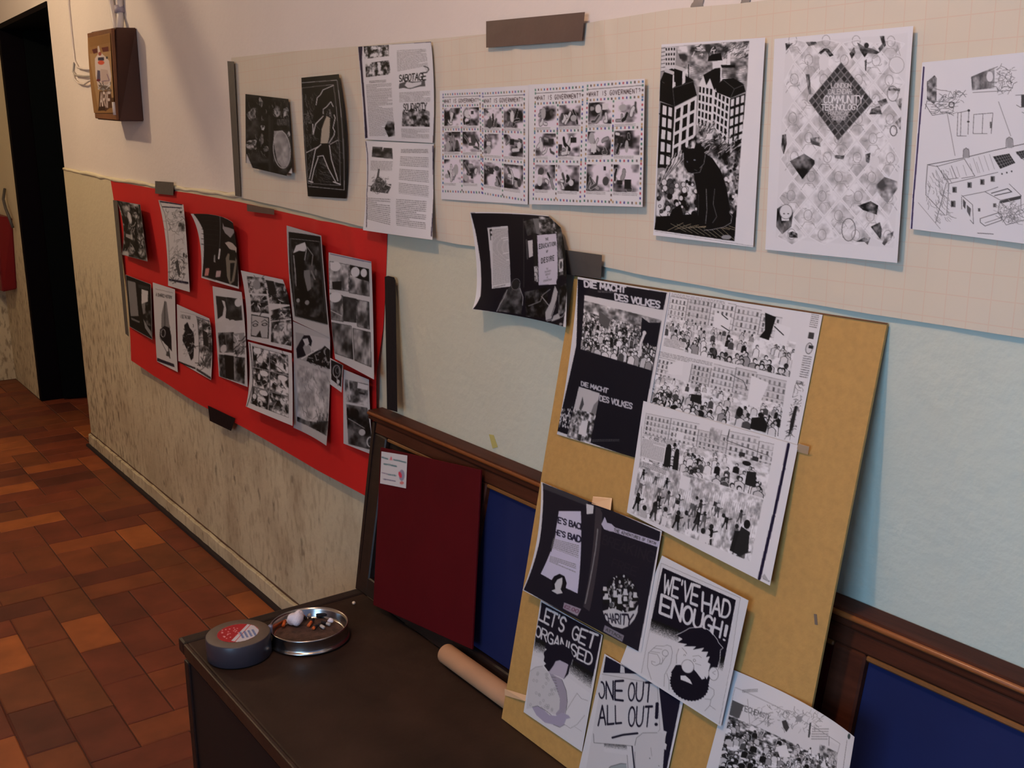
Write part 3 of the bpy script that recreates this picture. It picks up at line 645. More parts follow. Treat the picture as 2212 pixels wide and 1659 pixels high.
# red equipment box at the far left
X_ = -6.822
rb = empty('hose_box', (-6.95, -.02, .83)); tag(rb, 'red wall box with black front marking at the far left edge', 'box')
RB = mat('signal_red', hexc(120, 8, 14), .5, noise=.1)
bm = bmesh.new(); vs_ = [(-7.16, 0, 1.05), (-6.70, 0, 1.045), (-6.81, 0, .618), (-7.16, 0, .60), (-7.16, -.09, 1.05), (-6.765, -.075, 1.055), (-6.822, -.080, .606), (-7.16, -.09, .60)]
v = [bm.verts.new(p) for p in vs_]
for f_ in ((0, 1, 2, 3), (4, 7, 6, 5), (0, 4, 5, 1), (1, 5, 6, 2), (2, 6, 7, 3), (3, 7, 4, 0)): bm.faces.new([v[i] for i in f_])
bmesh.ops.bevel(bm, geom=list(bm.edges), offset=.006, segments=2, affect='EDGES')
o = bm_obj('case', bm, RB); o.parent = rb; o.matrix_parent_inverse = Matrix.Translation((6.95, .02, -.83))
for z0, z1 in ((.885, 1.01), (.70, .865)):
    o = slab('label_plate', [(-7.10, -.094, z1), (-6.80, -.0865, z1), (-6.832, -.0865, z0), (-7.10, -.094, z0)], .002, TAPE_K); o.parent = rb; o.matrix_parent_inverse = Matrix.Translation((6.95, .02, -.83))
o = tubeo('hose', [[-6.6078, -0.02, 0.9934], [-6.6257, -0.03, 1.0507], [-6.6467, -0.04, 1.1024], [-6.7411, -0.03, 1.1506], [-6.7769, -0.01, 1.2068]], .008, TAPE_G); o.parent = rb; o.matrix_parent_inverse = Matrix.Translation((6.95, .02, -.83))

# ------------------------------------------------------------------ things on the bench
SZ = .3866
tr = empty('tape_roll', (-2.030, -.490, SZ)); tag(tr, 'roll of dark duct tape with a red and white core label on the bench', 'tape roll')
lathe('roll', [(.0385, .001), (.066, .001), (.0675, .003), (.0675, .047), (.066, .049), (.044, .049), (.0435, .046), (.0385, .046), (.0385, .001)], mat('tape_roll_side', hexc(58, 56, 66), .35, noise=.1), tr)
lathe('roll_face', [(.0425, .0495), (.0655, .0495), (.0662, .0488)], mat('tape_roll_face', hexc(104, 92, 82), .6, noise=.1, nscale=60), tr)
def core(a):
    a.uv(0, 0, 1, 1, 1, 1, False); a.ell(.5, .5, .5, .5, (.72, .20, .22), n=40)
    a.poly([(.12, .18), (.30, .05), (.60, .0), (.86, .14), (1.0, .42), (.99, .62), (.84, .74)], (.86, .86, .90))
    a.line([(.20, .13), (.92, .66)], .02, (.8, .3, .3)); a.lines(.48, .12, .85, .50, .10, (.42, .50, .72), 2, .5)
    rn = random.Random(5)
    for k in range(26): x, y = rn.uniform(.15, .65), rn.uniform(.42, .85); a.rect(x, y, x + .05, y + .03, (.92, .66, .68))
n_ = 70
cl = sheet('core_label', None, None, [(-.043 + .043 * i, .043 - .043 * j, .0500) for j in range(3) for i in range(3)], n_, n_, [(0, 0), (1, 0), (1, 1), (0, 1)], core, cut=lambda U, V: (U - .5) ** 2 + (V - .5) ** 2 < .25)
cl.parent = tr; cl['label'] = 'red and white round core label'; cl.rotation_euler = (0, 0, -.15)

tin = empty('ashtray', (-2.012, -.336, SZ)); tag(tin, 'round shallow steel tin used as an ashtray beside the tape roll', 'ashtray')
lathe('tin', [(0, .001), (.082, .001), (.089, .002), (.0905, .005), (.086, .006), (.0845, .010), (.0845, .028), (.0865, .032), (.0850, .0345), (.0825, .033), (.080, .028), (.079, .014), (.076, .010), (0, .010)], STEEL, tin, 96)
lathe('ash_layer', [(.0, .0135), (.05, .0125), (.0755, .0105)], mat('ash', hexc(96, 70, 60), .9, noise=.6, nscale=60, bump=.5, bscale=80), tin, 40)
def crumple(name, loc, r_, m, label, cat, seed=1, amp=.3, group=None):
    bm = bmesh.new(); bmesh.ops.create_icosphere(bm, subdivisions=3, radius=r_); rr = random.Random(seed)
    dirs = [(Vector((rr.gauss(0, 1), rr.gauss(0, 1), rr.gauss(0, 1))).normalized(), rr.uniform(-amp, amp)) for _ in range(16)]
    for v in bm.verts:
        n0 = v.co.normalized(); s_ = 1 + sum(w_ * max(0, n0.dot(d) - .72) * 3.2 for d, w_ in dirs); v.co = v.co * s_
    z = min(v.co.z for v in bm.verts)
    o = bm_obj(name, bm, m); o.location = (loc[0], loc[1], loc[2] - z); tag(o, label, cat, group); return o
PW = mat('tissue', hexc(232, 226, 236), .8)
crumple('paper_ball', (-2.0625, -0.3444, 0.4), .0175, PW, 'crumpled white paper ball inside the steel ashtray', 'paper', 4)
crumple('paper_scrap', (-2.0206, -0.2794, 0.402), .006, PW, 'small pale crumb at the right inside the steel ashtray', 'paper', 7)
crumple('bead', (-2.1071, -0.179, 0.3868), .0042, mat('bead_white', hexc(240, 222, 200), .3), 'tiny pale bead on the bench behind the ashtray', 'bead', 2, .05)
def butt(a, b, m, label, tip, r_=.0038):
    t = empty('cigarette_butt', a); tag(t, label, 'cigarette', 'stubs in the steel ashtray')
    A_, B_ = Vector(a), Vector(b); d = B_ - A_; o = tubeo('filter', [(0, 0, 0), d * .6], r_, m, t, 8); tubeo('burnt_end', [d * .6, d], r_ * .95, tip, t, 8)
OR = mat('cork_filter', hexc(206, 98, 40), .8); BK_ = mat('burnt', hexc(26, 20, 26), .95); GY = mat('ash_white', hexc(190, 184, 180), .9)
butt((-2.0323, -0.3288, 0.405), (-2.0557, -0.3057, 0.405), OR, 'orange filter stub in the middle of the steel ashtray', BK_)
butt((-2.0694, -0.2924, 0.405), (-2.0609, -0.2689, 0.405), BK_, 'black burnt stub near the back of the steel ashtray', BK_, .0045)
butt((-2.0657, -0.3737, 0.405), (-2.1015, -0.3515, 0.405), OR, 'orange filter stub left of the paper ball in the ashtray', GY)
butt((-2.0315, -0.2967, 0.405), (-2.0097, -0.2868, 0.405), BK_, 'dark stub with a pale tip at the right of the ashtray', GY)
butt((-2.0773, -0.307, 0.405), (-2.0881, -0.2975, 0.405), GY, 'short pale stub behind the paper ball in the ashtray', BK_)
butt((-2.0941, -0.3176, 0.405), (-2.07, -0.3171, 0.405), OR, 'orange stub touching the back of the paper ball in the ashtray', BK_)
butt((-2.003, -0.3046, 0.405), (-2.0245, -0.3067, 0.405), GY, 'pale grey stub at the front right inside the ashtray', BK_)
butt((-2.0212, -0.3139, 0.405), (-2.0135, -0.3264, 0.405), BK_, 'dark stub at the front of the steel ashtray', OR)
o = tubeo('thin_stick', [[-2.0299, -0.4214, 0.387], [-2.0335, -0.4152, 0.41], [-2.0214, -0.4207, 0.436]], [.0022, .003, .0050], mat('pale_plastic', hexc(120, 124, 150), .3)); tag(o, 'small pale grey stick upright between tape roll and ashtray', 'stick')
# cardboard tube
tb_ = empty('cardboard_tube', (-1.735, -.1535, SZ + .0215)); tag(tb_, 'brown cardboard tube lying at the back of the bench behind the hardboard', 'tube')
bm = bmesh.new(); n = 28; L_ = .42
rg = []
for x, r_ in ((0, .0185), (0, .0208), (.002, .0212), (L_, .0212), (L_, .0185), (0, .0185)):
    rg.append([bm.verts.new((x, r_ * math.cos(2 * PI * k / n), r_ * math.sin(2 * PI * k / n))) for k in range(n)])
for i in range(5):
    for k in range(n): bm.faces.new((rg[i][k], rg[i][(k + 1) % n], rg[i + 1][(k + 1) % n], rg[i + 1][k]))
bm_obj('tube_wall', bm, CARD, tb_, True)
bm = bmesh.new(); c = bm.verts.new((.004, 0, 0)); rgk = [bm.verts.new((.004, .0183 * math.cos(2 * PI * k / n), .0183 * math.sin(2 * PI * k / n))) for k in range(n)]
for k in range(n): bm.faces.new((c, rgk[k], rgk[(k + 1) % n]))
bm_obj('tube_plug', bm, CARD, tb_)

# ================================================================== the pages
def A_lotstext(a, cols, top=.05, bot=.95, dy=.018, col=.6):
    for x0, x1 in cols: a.uv(0, 0, 1, 1).lines(x0, top, x1, bot, dy, col, int(x0 * 99))

# ---- A: pages on the cream paper
def art_clapper(a):
    a.view(480, 60, 4.608)
    a.tone([(232, 660), (665, 715), (705, 1490), (240, 1385)], 5, 9, .03, .34, 2.2, 3, .62)
    for cx, cy, rx, ry, c in ((300, 850, 40, 50, .55), (300, 1150, 48, 62, .62), (385, 740, 18, 40, .5), (545, 820, 30, 40, .55), (630, 830, 24, 45, .6), (405, 980, 16, 30, .7), (660, 1040, 14, 22, .6), (395, 1090, 20, 40, .35), (440, 1190, 30, 22, .4)):
        a.tone([(cx + rx * 1.1 * math.cos(t_) * (1 + .3 * math.sin(3 * t_ + cx)), cy + ry * 1.1 * math.sin(t_) * (1 + .3 * math.cos(2 * t_ + cy))) for t_ in (2 * PI * k_ / 14 for k_ in range(14))], 3, 3, .08, c + .12, 3.0, int(cx + cy), .42)
    a.scrib(250, 720, 650, 900, 40, 26, 5, 4, (.5, .3, .08), 1.3); a.scrib(260, 1000, 460, 1300, 30, 30, 5, 6, (.25, .08, .4), 1.4)
    a.rect(480, 900, 510, 1430, .10); a.line([(470, 870), (475, 1420)], 22, .16)
    a.tone([(515, 1010), (540, 1010), (600, 1005), (640, 1060), (665, 1150), (672, 1260), (655, 1350), (600, 1390), (550, 1330), (520, 1180), (513, 1080)], 3, 4, .45, .75, 1.6, 5)
    a.ring(592, 1200, 82, 190, 9, .7, 30, -.08); a.lines(545, 900, 640, 950, 12, .5, 3)
    a.poly([(240, 1385), (245, 1240), (310, 1400)], .75); a.poly([(690, 1380), (640, 1470), (700, 1490)], .78)
def art_woodcut(a):
    a.view(480, 60, 4.608)
    a.uv(0, 0, 1, 1).rect(0, 0, 1, 1, .07); a.full(); W = .85
    for q in ([(795, 550), (1135, 525), (1160, 900), (1200, 1560), (1205, 1610), (860, 1575)], ):
        a.line(q, 7, .6, cap=False)
    a.line([(800, 600), (1100, 570), (1130, 1000), (1165, 1565), (860, 1545), (845, 1300), (800, 600)], 6, .5, cap=False)
    a.scrib(820, 640, 940, 1500, 90, 34, 3.4, 2, (.32, .45), 1.4); a.scrib(1050, 1080, 1140, 1500, 60, 30, 3.4, 3, (.32, .4), 1.2); a.scrib(950, 1300, 1060, 1530, 60, 30, 3.4, 4, (.3, .42), .3)
    a.scrib(830, 860, 900, 960, 25, 20, 4, 6, (.55, .4))
    a.poly([(1100, 575), (985, 620), (940, 700), (905, 900), (925, 950), (990, 860), (1090, 740)], .05); a.line([(1100, 578), (1000, 622), (975, 670), (945, 700), (935, 770)], 7, W)
    a.ell(1065, 800, 42, 60, .10); a.line([(1000, 860), (998, 815), (1030, 790), (1070, 740), (1090, 790)], 7, W); a.scrib(1030, 800, 1085, 880, 16, 14, 4, 7, (.6, .45), 1.5)
    a.poly([(1030, 880), (1060, 900), (1055, 1080), (1040, 1150), (975, 1150), (985, 1010), (1010, 930)], (.72, .69, .62))
    a.line([(1095, 870), (1105, 900), (1085, 1000), (1100, 1030), (1095, 1070), (1050, 1150)], 7, W); a.line([(1000, 880), (930, 960), (910, 1060), (905, 960)], 8, W)
    a.poly([(975, 1160), (1050, 1160), (1075, 1300), (1130, 1500), (1105, 1540), (1010, 1290), (960, 1300), (905, 1520), (860, 1490), (900, 1300)], .06)
    a.line([(980, 1160), (930, 1210), (900, 1380), (875, 1500)], 8, W); a.line([(950, 1280), (1000, 1270), (1050, 1400), (1120, 1530)], 8, W); a.line([(1055, 1170), (1075, 1310), (1140, 1520)], 8, W); a.line([(955, 1290), (920, 1400), (895, 1520)], 8, W)
    a.line([(870, 1525), (905, 1535)], 12, W); a.line([(1100, 1530), (1165, 1555)], 12, W); a.line([(850, 1240), (960, 1180)], 7, W); a.line([(1060, 1160), (1125, 1120)], 6, W)
def art_pam1(a):
    a.view(760, 60, 4.608); ink = (.16, .12, .22)
    a.poly([(65, 190), (110, 185), (105, 330), (155, 1000), (160, 1095), (135, 1100), (120, 800), (85, 400)], ink); a.line([(100, 186), (370, 170)], 6, .6); a.line([(385, 165), (785, 145)], 8, ink); a.line([(788, 145), (810, 400), (812, 800), (806, 1140)], 9, ink)
    for q, s_ in (([(120, 185), (370, 175), (382, 300), (135, 325)], 2), ([(140, 370), (385, 348), (405, 500), (150, 515)], 8)): a.tone(q, 9, 4, .05, .9, 3.2, s_, .47, (1, 1, 1))
    a.sub([(140, 370), (385, 348), (392, 400), (145, 410)], 1, 1).text('WORKERS CLUB', None, .2, .9) if False else None
    a.full().lines(185, 555, 360, 570, 14, .45)
    a.sub([(150, 590), (415, 590), (435, 1080), (180, 1080)], 1, 1).lines(0, 0, 1, 1, .024, .58, 4)
    a.sub([(455, 240), (745, 230), (760, 430), (470, 480)], 1, 1).lines(0, 0, .95, 1, .05, .60, 5)
    a.full(); a.poly([(485, 650), (490, 600), (560, 580), (640, 590), (720, 580), (725, 640), (680, 640), (590, 660), (530, 645)], .35); a.poly([(540, 620), (560, 585), (610, 600), (690, 592), (690, 620), (600, 650), (570, 648)], .86)
    a.text('SABOTAGE', [(488, 515), (735, 500), (728, 575), (488, 580)], .17, .12, gap=.22); a.line([(700, 500), (735, 500), (755, 470), (745, 445), (712, 432)], 12, .35); a.line([(725, 450), (740, 480)], 12, .8)
    a.sub([(490, 690), (765, 690), (768, 790), (490, 780)], 1, 1).lines(0, 0, 1, 1, .12, .60, 5)
    a.full(); a.tone([(520, 860), (560, 880), (600, 840), (650, 870), (700, 850), (765, 880), (768, 1012), (505, 998)], 8, 4, .08, .8, 3, 6, .55)
    a.text('SOLIDARITY', [(528, 800), (738, 800), (735, 872), (528, 862)], .17, .14, gap=.25)
    a.sub([(500, 1020), (765, 1030), (765, 1110), (500, 1100)], 1, 1).lines(0, 0, 1, 1, .14, .60, 6)
    a.full(); a.tone([(370, 950), (435, 955), (435, 1080), (370, 1090), (335, 1010)], 2, 3, .05, .6, 3, 8, .55)
def art_pam2(a):
    a.view(760, 60, 4.608); ink = (.16, .12, .22)
    a.line([(140, 1135), (152, 1260), (150, 1400), (138, 1659), (150, 1980)], 8, ink); a.line([(806, 1180), (808, 1400), (815, 1659), (790, 2070)], 11, ink)
    a.tone([(210, 1185), (315, 1190), (318, 1230), (328, 1195), (415, 1200), (432, 1305), (200, 1285)], 4, 3, .12, .5, 2, 3, .5)
    a.sub([(190, 1325), (435, 1330), (430, 1420), (185, 1420)], 1, 1).lines(0, 0, 1, 1, .16, .58, 3)
    a.full(); a.poly([(280, 1400), (298, 1405), (290, 1480), (330, 1500), (390, 1555), (430, 1550), (425, 1585), (395, 1645), (180, 1625), (190, 1580), (230, 1540), (265, 1480)], .32); a.scrib(200, 1490, 400, 1630, 60, 22, 6, 4, (.1, .75, .5))
    a.line([(385, 1560), (428, 1575)], 12, .8)
    a.sub([(150, 1690), (420, 1700), (410, 1960), (150, 1900)], 1, 1).lines(0, 0, 1, 1, .08, .58, 7)
    a.full().lines(505, 1210, 760, 1240, 14, .45); a.sub([(505, 1280), (765, 1290), (770, 1680), (505, 1640)], 1, 1)
    for y0, y1 in ((0, .26), (.34, .62), (.72, 1)): a.lines(0, y0, 1, y1, .045, .58, int(y0 * 50))
    a.full().sub([(480, 1700), (750, 1720), (740, 2000), (470, 1960)], 1, 1).lines(0, 0, 1, 1, .07, .55, 9)
def gov(a, pages, seed):
    DC = [(.75, .3, .35), (.3, .3, .6), (.25, .5, .4), (.35, .3, .3), (.7, .55, .35), (.2, .4, .6)]
    def dots(p, q, n, r_):
        for k in range(n + 1):
            t = k / n; x, y = p[0] + (q[0] - p[0]) * t, p[1] + (q[1] - p[1]) * t; a.poly([(x - r_, y - r_), (x + r_, y - r_), (x + r_, y + r_), (x - r_, y + r_)], DC[(k * 7 + seed) % 6])
    for pi, q in enumerate(pages):
        a.sub(q, 100, 130, clip=False)
        for p0, p1, n in (((0, 1), (100, 1), 15), ((0, 17), (100, 17), 15), ((0, 49), (100, 49), 14), ((0, 84), (100, 84), 14), ((0, 128), (100, 128), 15), ((0, 5), (0, 128), 24), ((100, 5), (100, 128), 24), ((50, 20), (50, 126), 20)): dots(p0, p1, n, 1.25)
        a.line([(0, 5), (100, 5)], .8, .5)
        M0 = a.M; W_ = 'WHAT IS GOVERNMENT?'
        x = 3
        for c in W_:
            for st in GL.get(c, []): a.line([(x + px * 3.2, 8 + py * 5) for px, py in st], 1.0, DC[len(c) + 2], cap=False)
            x += 5
        rn = random.Random(seed * 10 + pi)
        for r_, (y0, y1) in enumerate(((20, 44), (52, 78), (88, 117))):
            for c_, (x0, x1) in enumerate(((3, 47), (53, 97))):
                a.tone([(x0, y0), (x1, y0), (x1, y1), (x0, y1)], 1.8, 2.2, .16, .9, 3.2, seed * 100 + pi * 10 + r_ * 3 + c_, rn.uniform(.42, .52), (1, .97, 1))
                a.tone([(x0, y0), (x1, y0), (x1, y1), (x0, y1)], 1.8, 2.2, .12, .92, 3.6, seed * 100 + pi * 10 + r_ * 3 + c_, .43, (1, .97, 1))
                for _ in range(4):
                    cc = rn.choice([.12, .86, .86, .62, .3]); xa, ya = rn.uniform(x0 + 4, x1 - 8), rn.uniform(y0 + 2, y1 - 6); xb, yb = xa + rn.uniform(-14, 14), ya + rn.uniform(-4, 20)
                    xm, ym = (xa + xb) / 2 + rn.uniform(-5, 5), (ya + yb) / 2; cl_ = lambda p: (min(max(p[0], x0 + 3), x1 - 3), min(max(p[1], y0 + 3), y1 - 3))
                    pts_ = [cl_((xa, ya)), cl_((xm, ym)), cl_((xb, yb))]; w_ = rn.uniform(2.5, 5); a.line(pts_, w_ + 1.4, .3 if cc > .5 else .75); a.line(pts_, w_, cc)
                for _ in range(2):
                    k = rn.random(); xx, yy = rn.uniform(x0, x1 - 12), rn.uniform(y0, y1 - 10)
                    if k < .4: a.rect(xx, yy, xx + rn.uniform(4, 12), yy + rn.uniform(4, 10), rn.choice([.14, .2, .86]))
                    else: a.ell(xx + 6, yy + 5, rn.uniform(3, 7), rn.uniform(3, 7), rn.choice([.85, .7, .3]))
                a.lines(x0, y1 + 1, x1 - rn.uniform(0, 20), y1 + 3.5, 1.6, .6, r_)
        a.full()
def art_gov1(a):
    a.view(760, 60, 4.608); gov(a, [[(912, 660), (1278, 645), (1300, 1655), (910, 1640)], [(1308, 650), (1715, 627), (1715, 1730), (1308, 1660)]], 1)
def art_gov2(a):
    a.view(1120, 140, 5.183); gov(a, [[(198, 275), (742, 240), (712, 1545), (172, 1515)], [(795, 228), (1390, 180), (1360, 1570), (760, 1540)]], 2)
def art_cat(a):
    a.view(1380, 60, 3.3175); K = .05; Wt = .9
    A_ = [(160, 140), (790, 95), (775, 400), (735, 800), (685, 1525), (115, 1445), (135, 1000)]
    a.poly(A_, .62)
    # distant blocks
    a.tone([(270, 135), (790, 98), (772, 380), (420, 420), (330, 330)], 9, 6, .2, .92, 2.4, 4, .48)
    a.poly([(165, 140), (270, 135), (262, 300), (160, 310)], .85); a.sub([(190, 140), (268, 135), (262, 275), (192, 275)], 4, 4)
    for i in range(4):
        for j in range(4): a.rect(i + .2, j + .2, i + .75, j + .7, .15)
    a.full(); 
    for k in range(7): a.line([(163, 150 + k * 27), (190, 145 + k * 27)], 4, .2)
    a.scrib(600, 100, 780, 230, 60, 22, 4, 3, (.1, .3, .9), -.7); a.scrib(380, 110, 600, 200, 30, 18, 6, 5, (.1, .2, .9))
    for k in range(9): a.line([(370, 250 + k * 13), (470, 285 + k * 11)], 3, .4, cap=False)
    for k in range(9): a.line([(600, 275 + k * 13), (768, 285 + k * 11)], 3, .35, cap=False)
    a.poly([(525, 190), (590, 180), (600, 235), (495, 240), (500, 210)], K); a.poly([(530, 240), (598, 232), (595, 290), (530, 300)], Wt); a.poly([(635, 190), (658, 188), (655, 275), (632, 280)], Wt); a.line([(540, 160), (540, 185)], 6, Wt)
    a.rect(590, 265, 690, 285, K); a.rect(355, 260, 362, 360, K)
    a.poly([(465, 335), (545, 290), (585, 285), (585, 380), (545, 440), (470, 400)], K); a.line([(590, 280), (590, 375)], 9, Wt)
    # middle block
    a.poly([(435, 400), (465, 340), (485, 410), (512, 360), (540, 440), (660, 500), (640, 830), (415, 690)], Wt)
    a.sub([(430, 410), (535, 430), (520, 730), (420, 690)], 4, 5)
    for i in range(4):
        for j in range(5): a.rect(i + .22, j + .12, i + .78, j + .82, K)
    a.full().sub([(545, 445), (652, 500), (630, 830), (520, 760)], 4, 6)
    for i in range(4):
        for j in range(6): a.rect(i + .2, j + .14, i + .76, j + .84, K)
    a.full(); a.poly([(550, 420), (605, 365), (680, 360), (750, 400), (765, 455), (660, 500), (560, 460)], K); a.line([(605, 370), (685, 435), (660, 495)], 4, .35); a.line([(685, 435), (755, 405)], 4, .35)
    a.poly([(655, 505), (762, 468), (745, 800), (640, 840)], K); a.sub([(655, 505), (762, 468), (742, 810), (638, 850)], 3, 5)
    for i in range(3):
        for j in range(5): a.rect(i + .2, j + .12, i + .84, j + .84, Wt)
    # left block
    a.full(); a.poly([(155, 380), (185, 310), (240, 290), (390, 370), (418, 480), (260, 560), (150, 520)], K); a.line([(170, 385), (245, 430), (400, 380)], 4, .35); a.line([(245, 430), (258, 555)], 4, .35)
    for x, y in ((185, 315), (255, 290)):
        a.poly([(x, y), (x + 60, y + 20), (x + 58, y + 115), (x, y + 95)], K); a.poly([(x + 60, y + 22), (x + 82, y + 15), (x + 80, y + 100), (x + 58, y + 115)], Wt); a.poly([(x + 5, y - 25), (x + 78, y), (x + 82, y + 12), (x + 60, y + 20), (x, y)], .8)
    a.poly([(158, 530), (258, 560), (240, 990), (135, 1000)], K); a.sub([(168, 540), (250, 565), (232, 990), (145, 985)], 2, 5)
    for i in range(2):
        for j in range(5): a.rect(i + .15, j + .1, i + .8, j + .86, Wt)
    a.full(); 
    for k in range(5): a.line([(150, 612 + k * 93), (245, 655 + k * 90)], 9, K)
    a.poly([(260, 565), (418, 485), (405, 860), (330, 900), (235, 985)], Wt); a.sub([(262, 575), (415, 500), (395, 860), (238, 950)], 3, 4)
    for i in range(3):
        for j in range(4): a.rect(i + .18, j + .12, i + .78, j + .86, K)
    # foliage, crowd
    a.full(); a.tone([(330, 880), (410, 760), (520, 680), (640, 830), (740, 790), (720, 1130), (690, 1490), (600, 1400), (120, 1440), (140, 1040), (240, 980)], 16, 15, .04, .9, 3.0, 9, .5)
    a.scrib(420, 700, 540, 760, 30, 30, 4, 8, (.1, .8), -1.2); a.scrib(430, 780, 735, 930, 80, 36, 4, 10, (.08, .3, .85), -.7)
    for k in range(9): a.line([(150 + k * 6, 1120 - k * 6), (200 + k * 16, 1000 - k * 9), (250 + k * 10, 900 - k * 5)], 4, .1 if k % 2 else .85, cap=False)
    rn = random.Random(3)
    for k in range(60):
        x, y = rn.uniform(140, 420), rn.uniform(1090, 1390); r_ = rn.uniform(9, 22); a.ell(x, y, r_, r_ * 1.25, rn.choice([.07, .9, .85, .3])); a.ring(x, y, r_, r_ * 1.2, 3, .06, 12)
    for k in range(50):
        x, y = rn.uniform(610, 715), rn.uniform(930, 1300); r_ = rn.uniform(6, 14); a.ell(x, y, r_, r_ * 1.25, rn.choice([.07, .9, .6, .3]))
    a.poly([(165, 1330), (210, 1290), (195, 1440), (180, 1450)], Wt); a.poly([(240, 1300), (300, 1260), (320, 1330), (250, 1410), (190, 1440)], K)
    a.poly([(110, 1450), (130, 1350), (420, 1330), (660, 1340), (700, 1300), (685, 1527)], K)
    for k in range(9): a.line([(210 + k * 50, 1450 - k * 6), (320 + k * 55, 1395 + k * 8)], 4, (.6, .55, .45)); a.line([(230 + k * 46, 1400 + k * 5), (340 + k * 44, 1460 + k * 8)], 4, (.5, .48, .4))
    a.ell(628, 1498, 36, 16, .6)
    # the cat
    a.poly([(322, 835), (352, 860), (400, 858), (415, 812), (440, 850), (470, 890), (530, 930), (590, 1020), (630, 1140), (650, 1270), (640, 1370), (560, 1400), (440, 1405), (405, 1390), (418, 1340), (420, 1180), (395, 1040), (355, 1030), (328, 980), (325, 930)], K)
    a.poly([(640, 1310), (668, 1330), (670, 1390), (640, 1420), (560, 1440), (470, 1445), (490, 1410), (590, 1405), (640, 1380)], K); a.line([(650, 1320), (668, 1345), (660, 1395), (610, 1425), (520, 1445), (470, 1448)], 4, .6)
    a.line([(440, 1000), (468, 970), (480, 900)], 4, .5); a.line([(370, 1040), (440, 1030), (455, 990)], 4, .45); a.line([(485, 1150), (490, 1300), (480, 1400)], 5, .45); a.line([(545, 1150), (535, 1260), (560, 1350), (530, 1395)], 4, .4); a.line([(430, 1190), (428, 1340)], 3, .3)
    a.ell(402, 942, 8, 6, (.5, .52, .56)); a.ell(350, 955, 5, 6, (.4, .42, .46)); a.line([(400, 1010), (420, 1020)], 3, .4)
    a.poly([(792, 60), (940, 60), (880, 1600), (684, 1560), (735, 800), (775, 400)], .93); a.poly([(60, 1448), (115, 1446), (684, 1528), (690, 1600), (60, 1600)], .93); a.line([(118, 1455), (830, 1565)], 3, .6)
    a.poly([(60, 60), (158, 60), (158, 140), (135, 1000), (114, 1446), (60, 1446)], .93); a.poly([(150, 60), (795, 40), (792, 95), (160, 138)], .93)
def art_comm(a):
    a.view(1640, 40, 3.0722); a.poly([(178, 160), (850, 115), (985, 95), (950, 700), (890, 1520), (110, 1455)], .91)
    Q = [(330, 545), (545, 290), (755, 550), (525, 810)]
    g_ = .55
    dx, dy = (215 / 2, -255 / 2), (210 / 2, 260 / 2)
    rn = random.Random(21)
    C = (545, 550)
    for i in range(-5, 6):
        for j in range(-5, 6):
            cx, cy = C[0] + i * 107 + j * 105, C[1] - i * 127 + j * 130
            if not (165 < cx < 930 and 130 < cy < 1490): continue
            if abs(cx - 540) + abs(cy - 550) < 150: continue
            q = [(cx - 98, cy), (cx, cy - 118), (cx + 98, cy), (cx, cy + 118)]
            q = [(min(max(x, 120 + (1455 - y) * .045), 900 + (1500 - y) * .06), min(max(y, 140), 1500)) for x, y in q]
            if abs(q[0][0] - q[2][0]) < 50: continue
            a.tone(q, 4, 4, .62, .96, 1.5, rn.randint(0, 9999), .36)
            a.scrib(cx - 50, cy - 60, cx + 50, cy + 60, 8, 20, 2.6, rn.randint(0, 999), (.66, .55, .74)) if 190 < cx < 880 and 190 < cy < 1420 else None
            a.ring(cx + rn.uniform(-20, 20), cy - 15, 27, 36, 3, .55, 14) if 180 < cx < 890 else None; a.line([(cx - 50, cy + 75), (cx - 20, cy + 30), (cx + 25, cy + 30), (cx + 55, cy + 75)], 3, .6) if 180 < cx < 880 and cy < 1410 else None
            a.line(q + [q[0]], 6, .95, cap=False)
    for p, c in (([(205, 945), (300, 895), (370, 940), (370, 965), (290, 1065)], .22), ([(740, 1380), (800, 1350), (815, 1400), (805, 1465)], .12), ([(785, 550), (840, 530), (855, 560), (810, 585)], .4), ([(900, 545), (948, 525), (940, 615)], .45), ([(900, 690), (940, 650), (935, 740)], .42), ([(760, 1120), (830, 1050), (915, 1080), (915, 1130), (850, 1225), (815, 1190)], .45), ([(115, 1380), (120, 1260), (150, 1240), (150, 1340), (200, 1340), (210, 1250), (228, 1290), (215, 1380), (155, 1430)], .18), ([(155, 770), (180, 765), (185, 830), (165, 900), (148, 850)], .3), ([(655, 1240), (740, 1210), (790, 1240), (780, 1300), (690, 1270)], .25), ([(195, 1420), (225, 1410), (255, 1425), (258, 1455), (200, 1450)], .22), ([(650, 160), (700, 190), (745, 200), (800, 225), (780, 238), (720, 232), (700, 260), (670, 215)], .18), ([(800, 118), (830, 118), (840, 180), (800, 225), (790, 200), (815, 170)], .3), ([(395, 230), (430, 200), (460, 200), (495, 245), (470, 255), (440, 215), (410, 240)], .2), ([(310, 370), (335, 370), (350, 510), (330, 500)], .4), ([(700, 280), (715, 270), (710, 350), (703, 345)], .2), ([(745, 600), (800, 580), (815, 635), (730, 635)], .3), ([(175, 165), (225, 165), (180, 215)], .35), ([(310, 158), (380, 155), (385, 175), (330, 185)], .4), ([(640, 1480), (700, 1450), (740, 1450), (720, 1500), (700, 1480)], .4), ([(850, 1430), (890, 1410), (885, 1440), (830, 1505), (815, 1490)], .45), ([(340, 790), (400, 785), (410, 850), (345, 830)], .45), ([(500, 905), (570, 905), (560, 935), (505, 925)], .4), ([(855, 465), (935, 465), (930, 500), (915, 480), (860, 480)], .4), ([(705, 900), (740, 890), (730, 960), (710, 950)], .35), ([(600, 235), (630, 190), (640, 230), (615, 270)], .2)):
        a.tone(p, 3, 3, max(c - .14, .05), min(c + .42, .9), 2.4, int(p[0][0] * 7 + p[0][1]), .58)
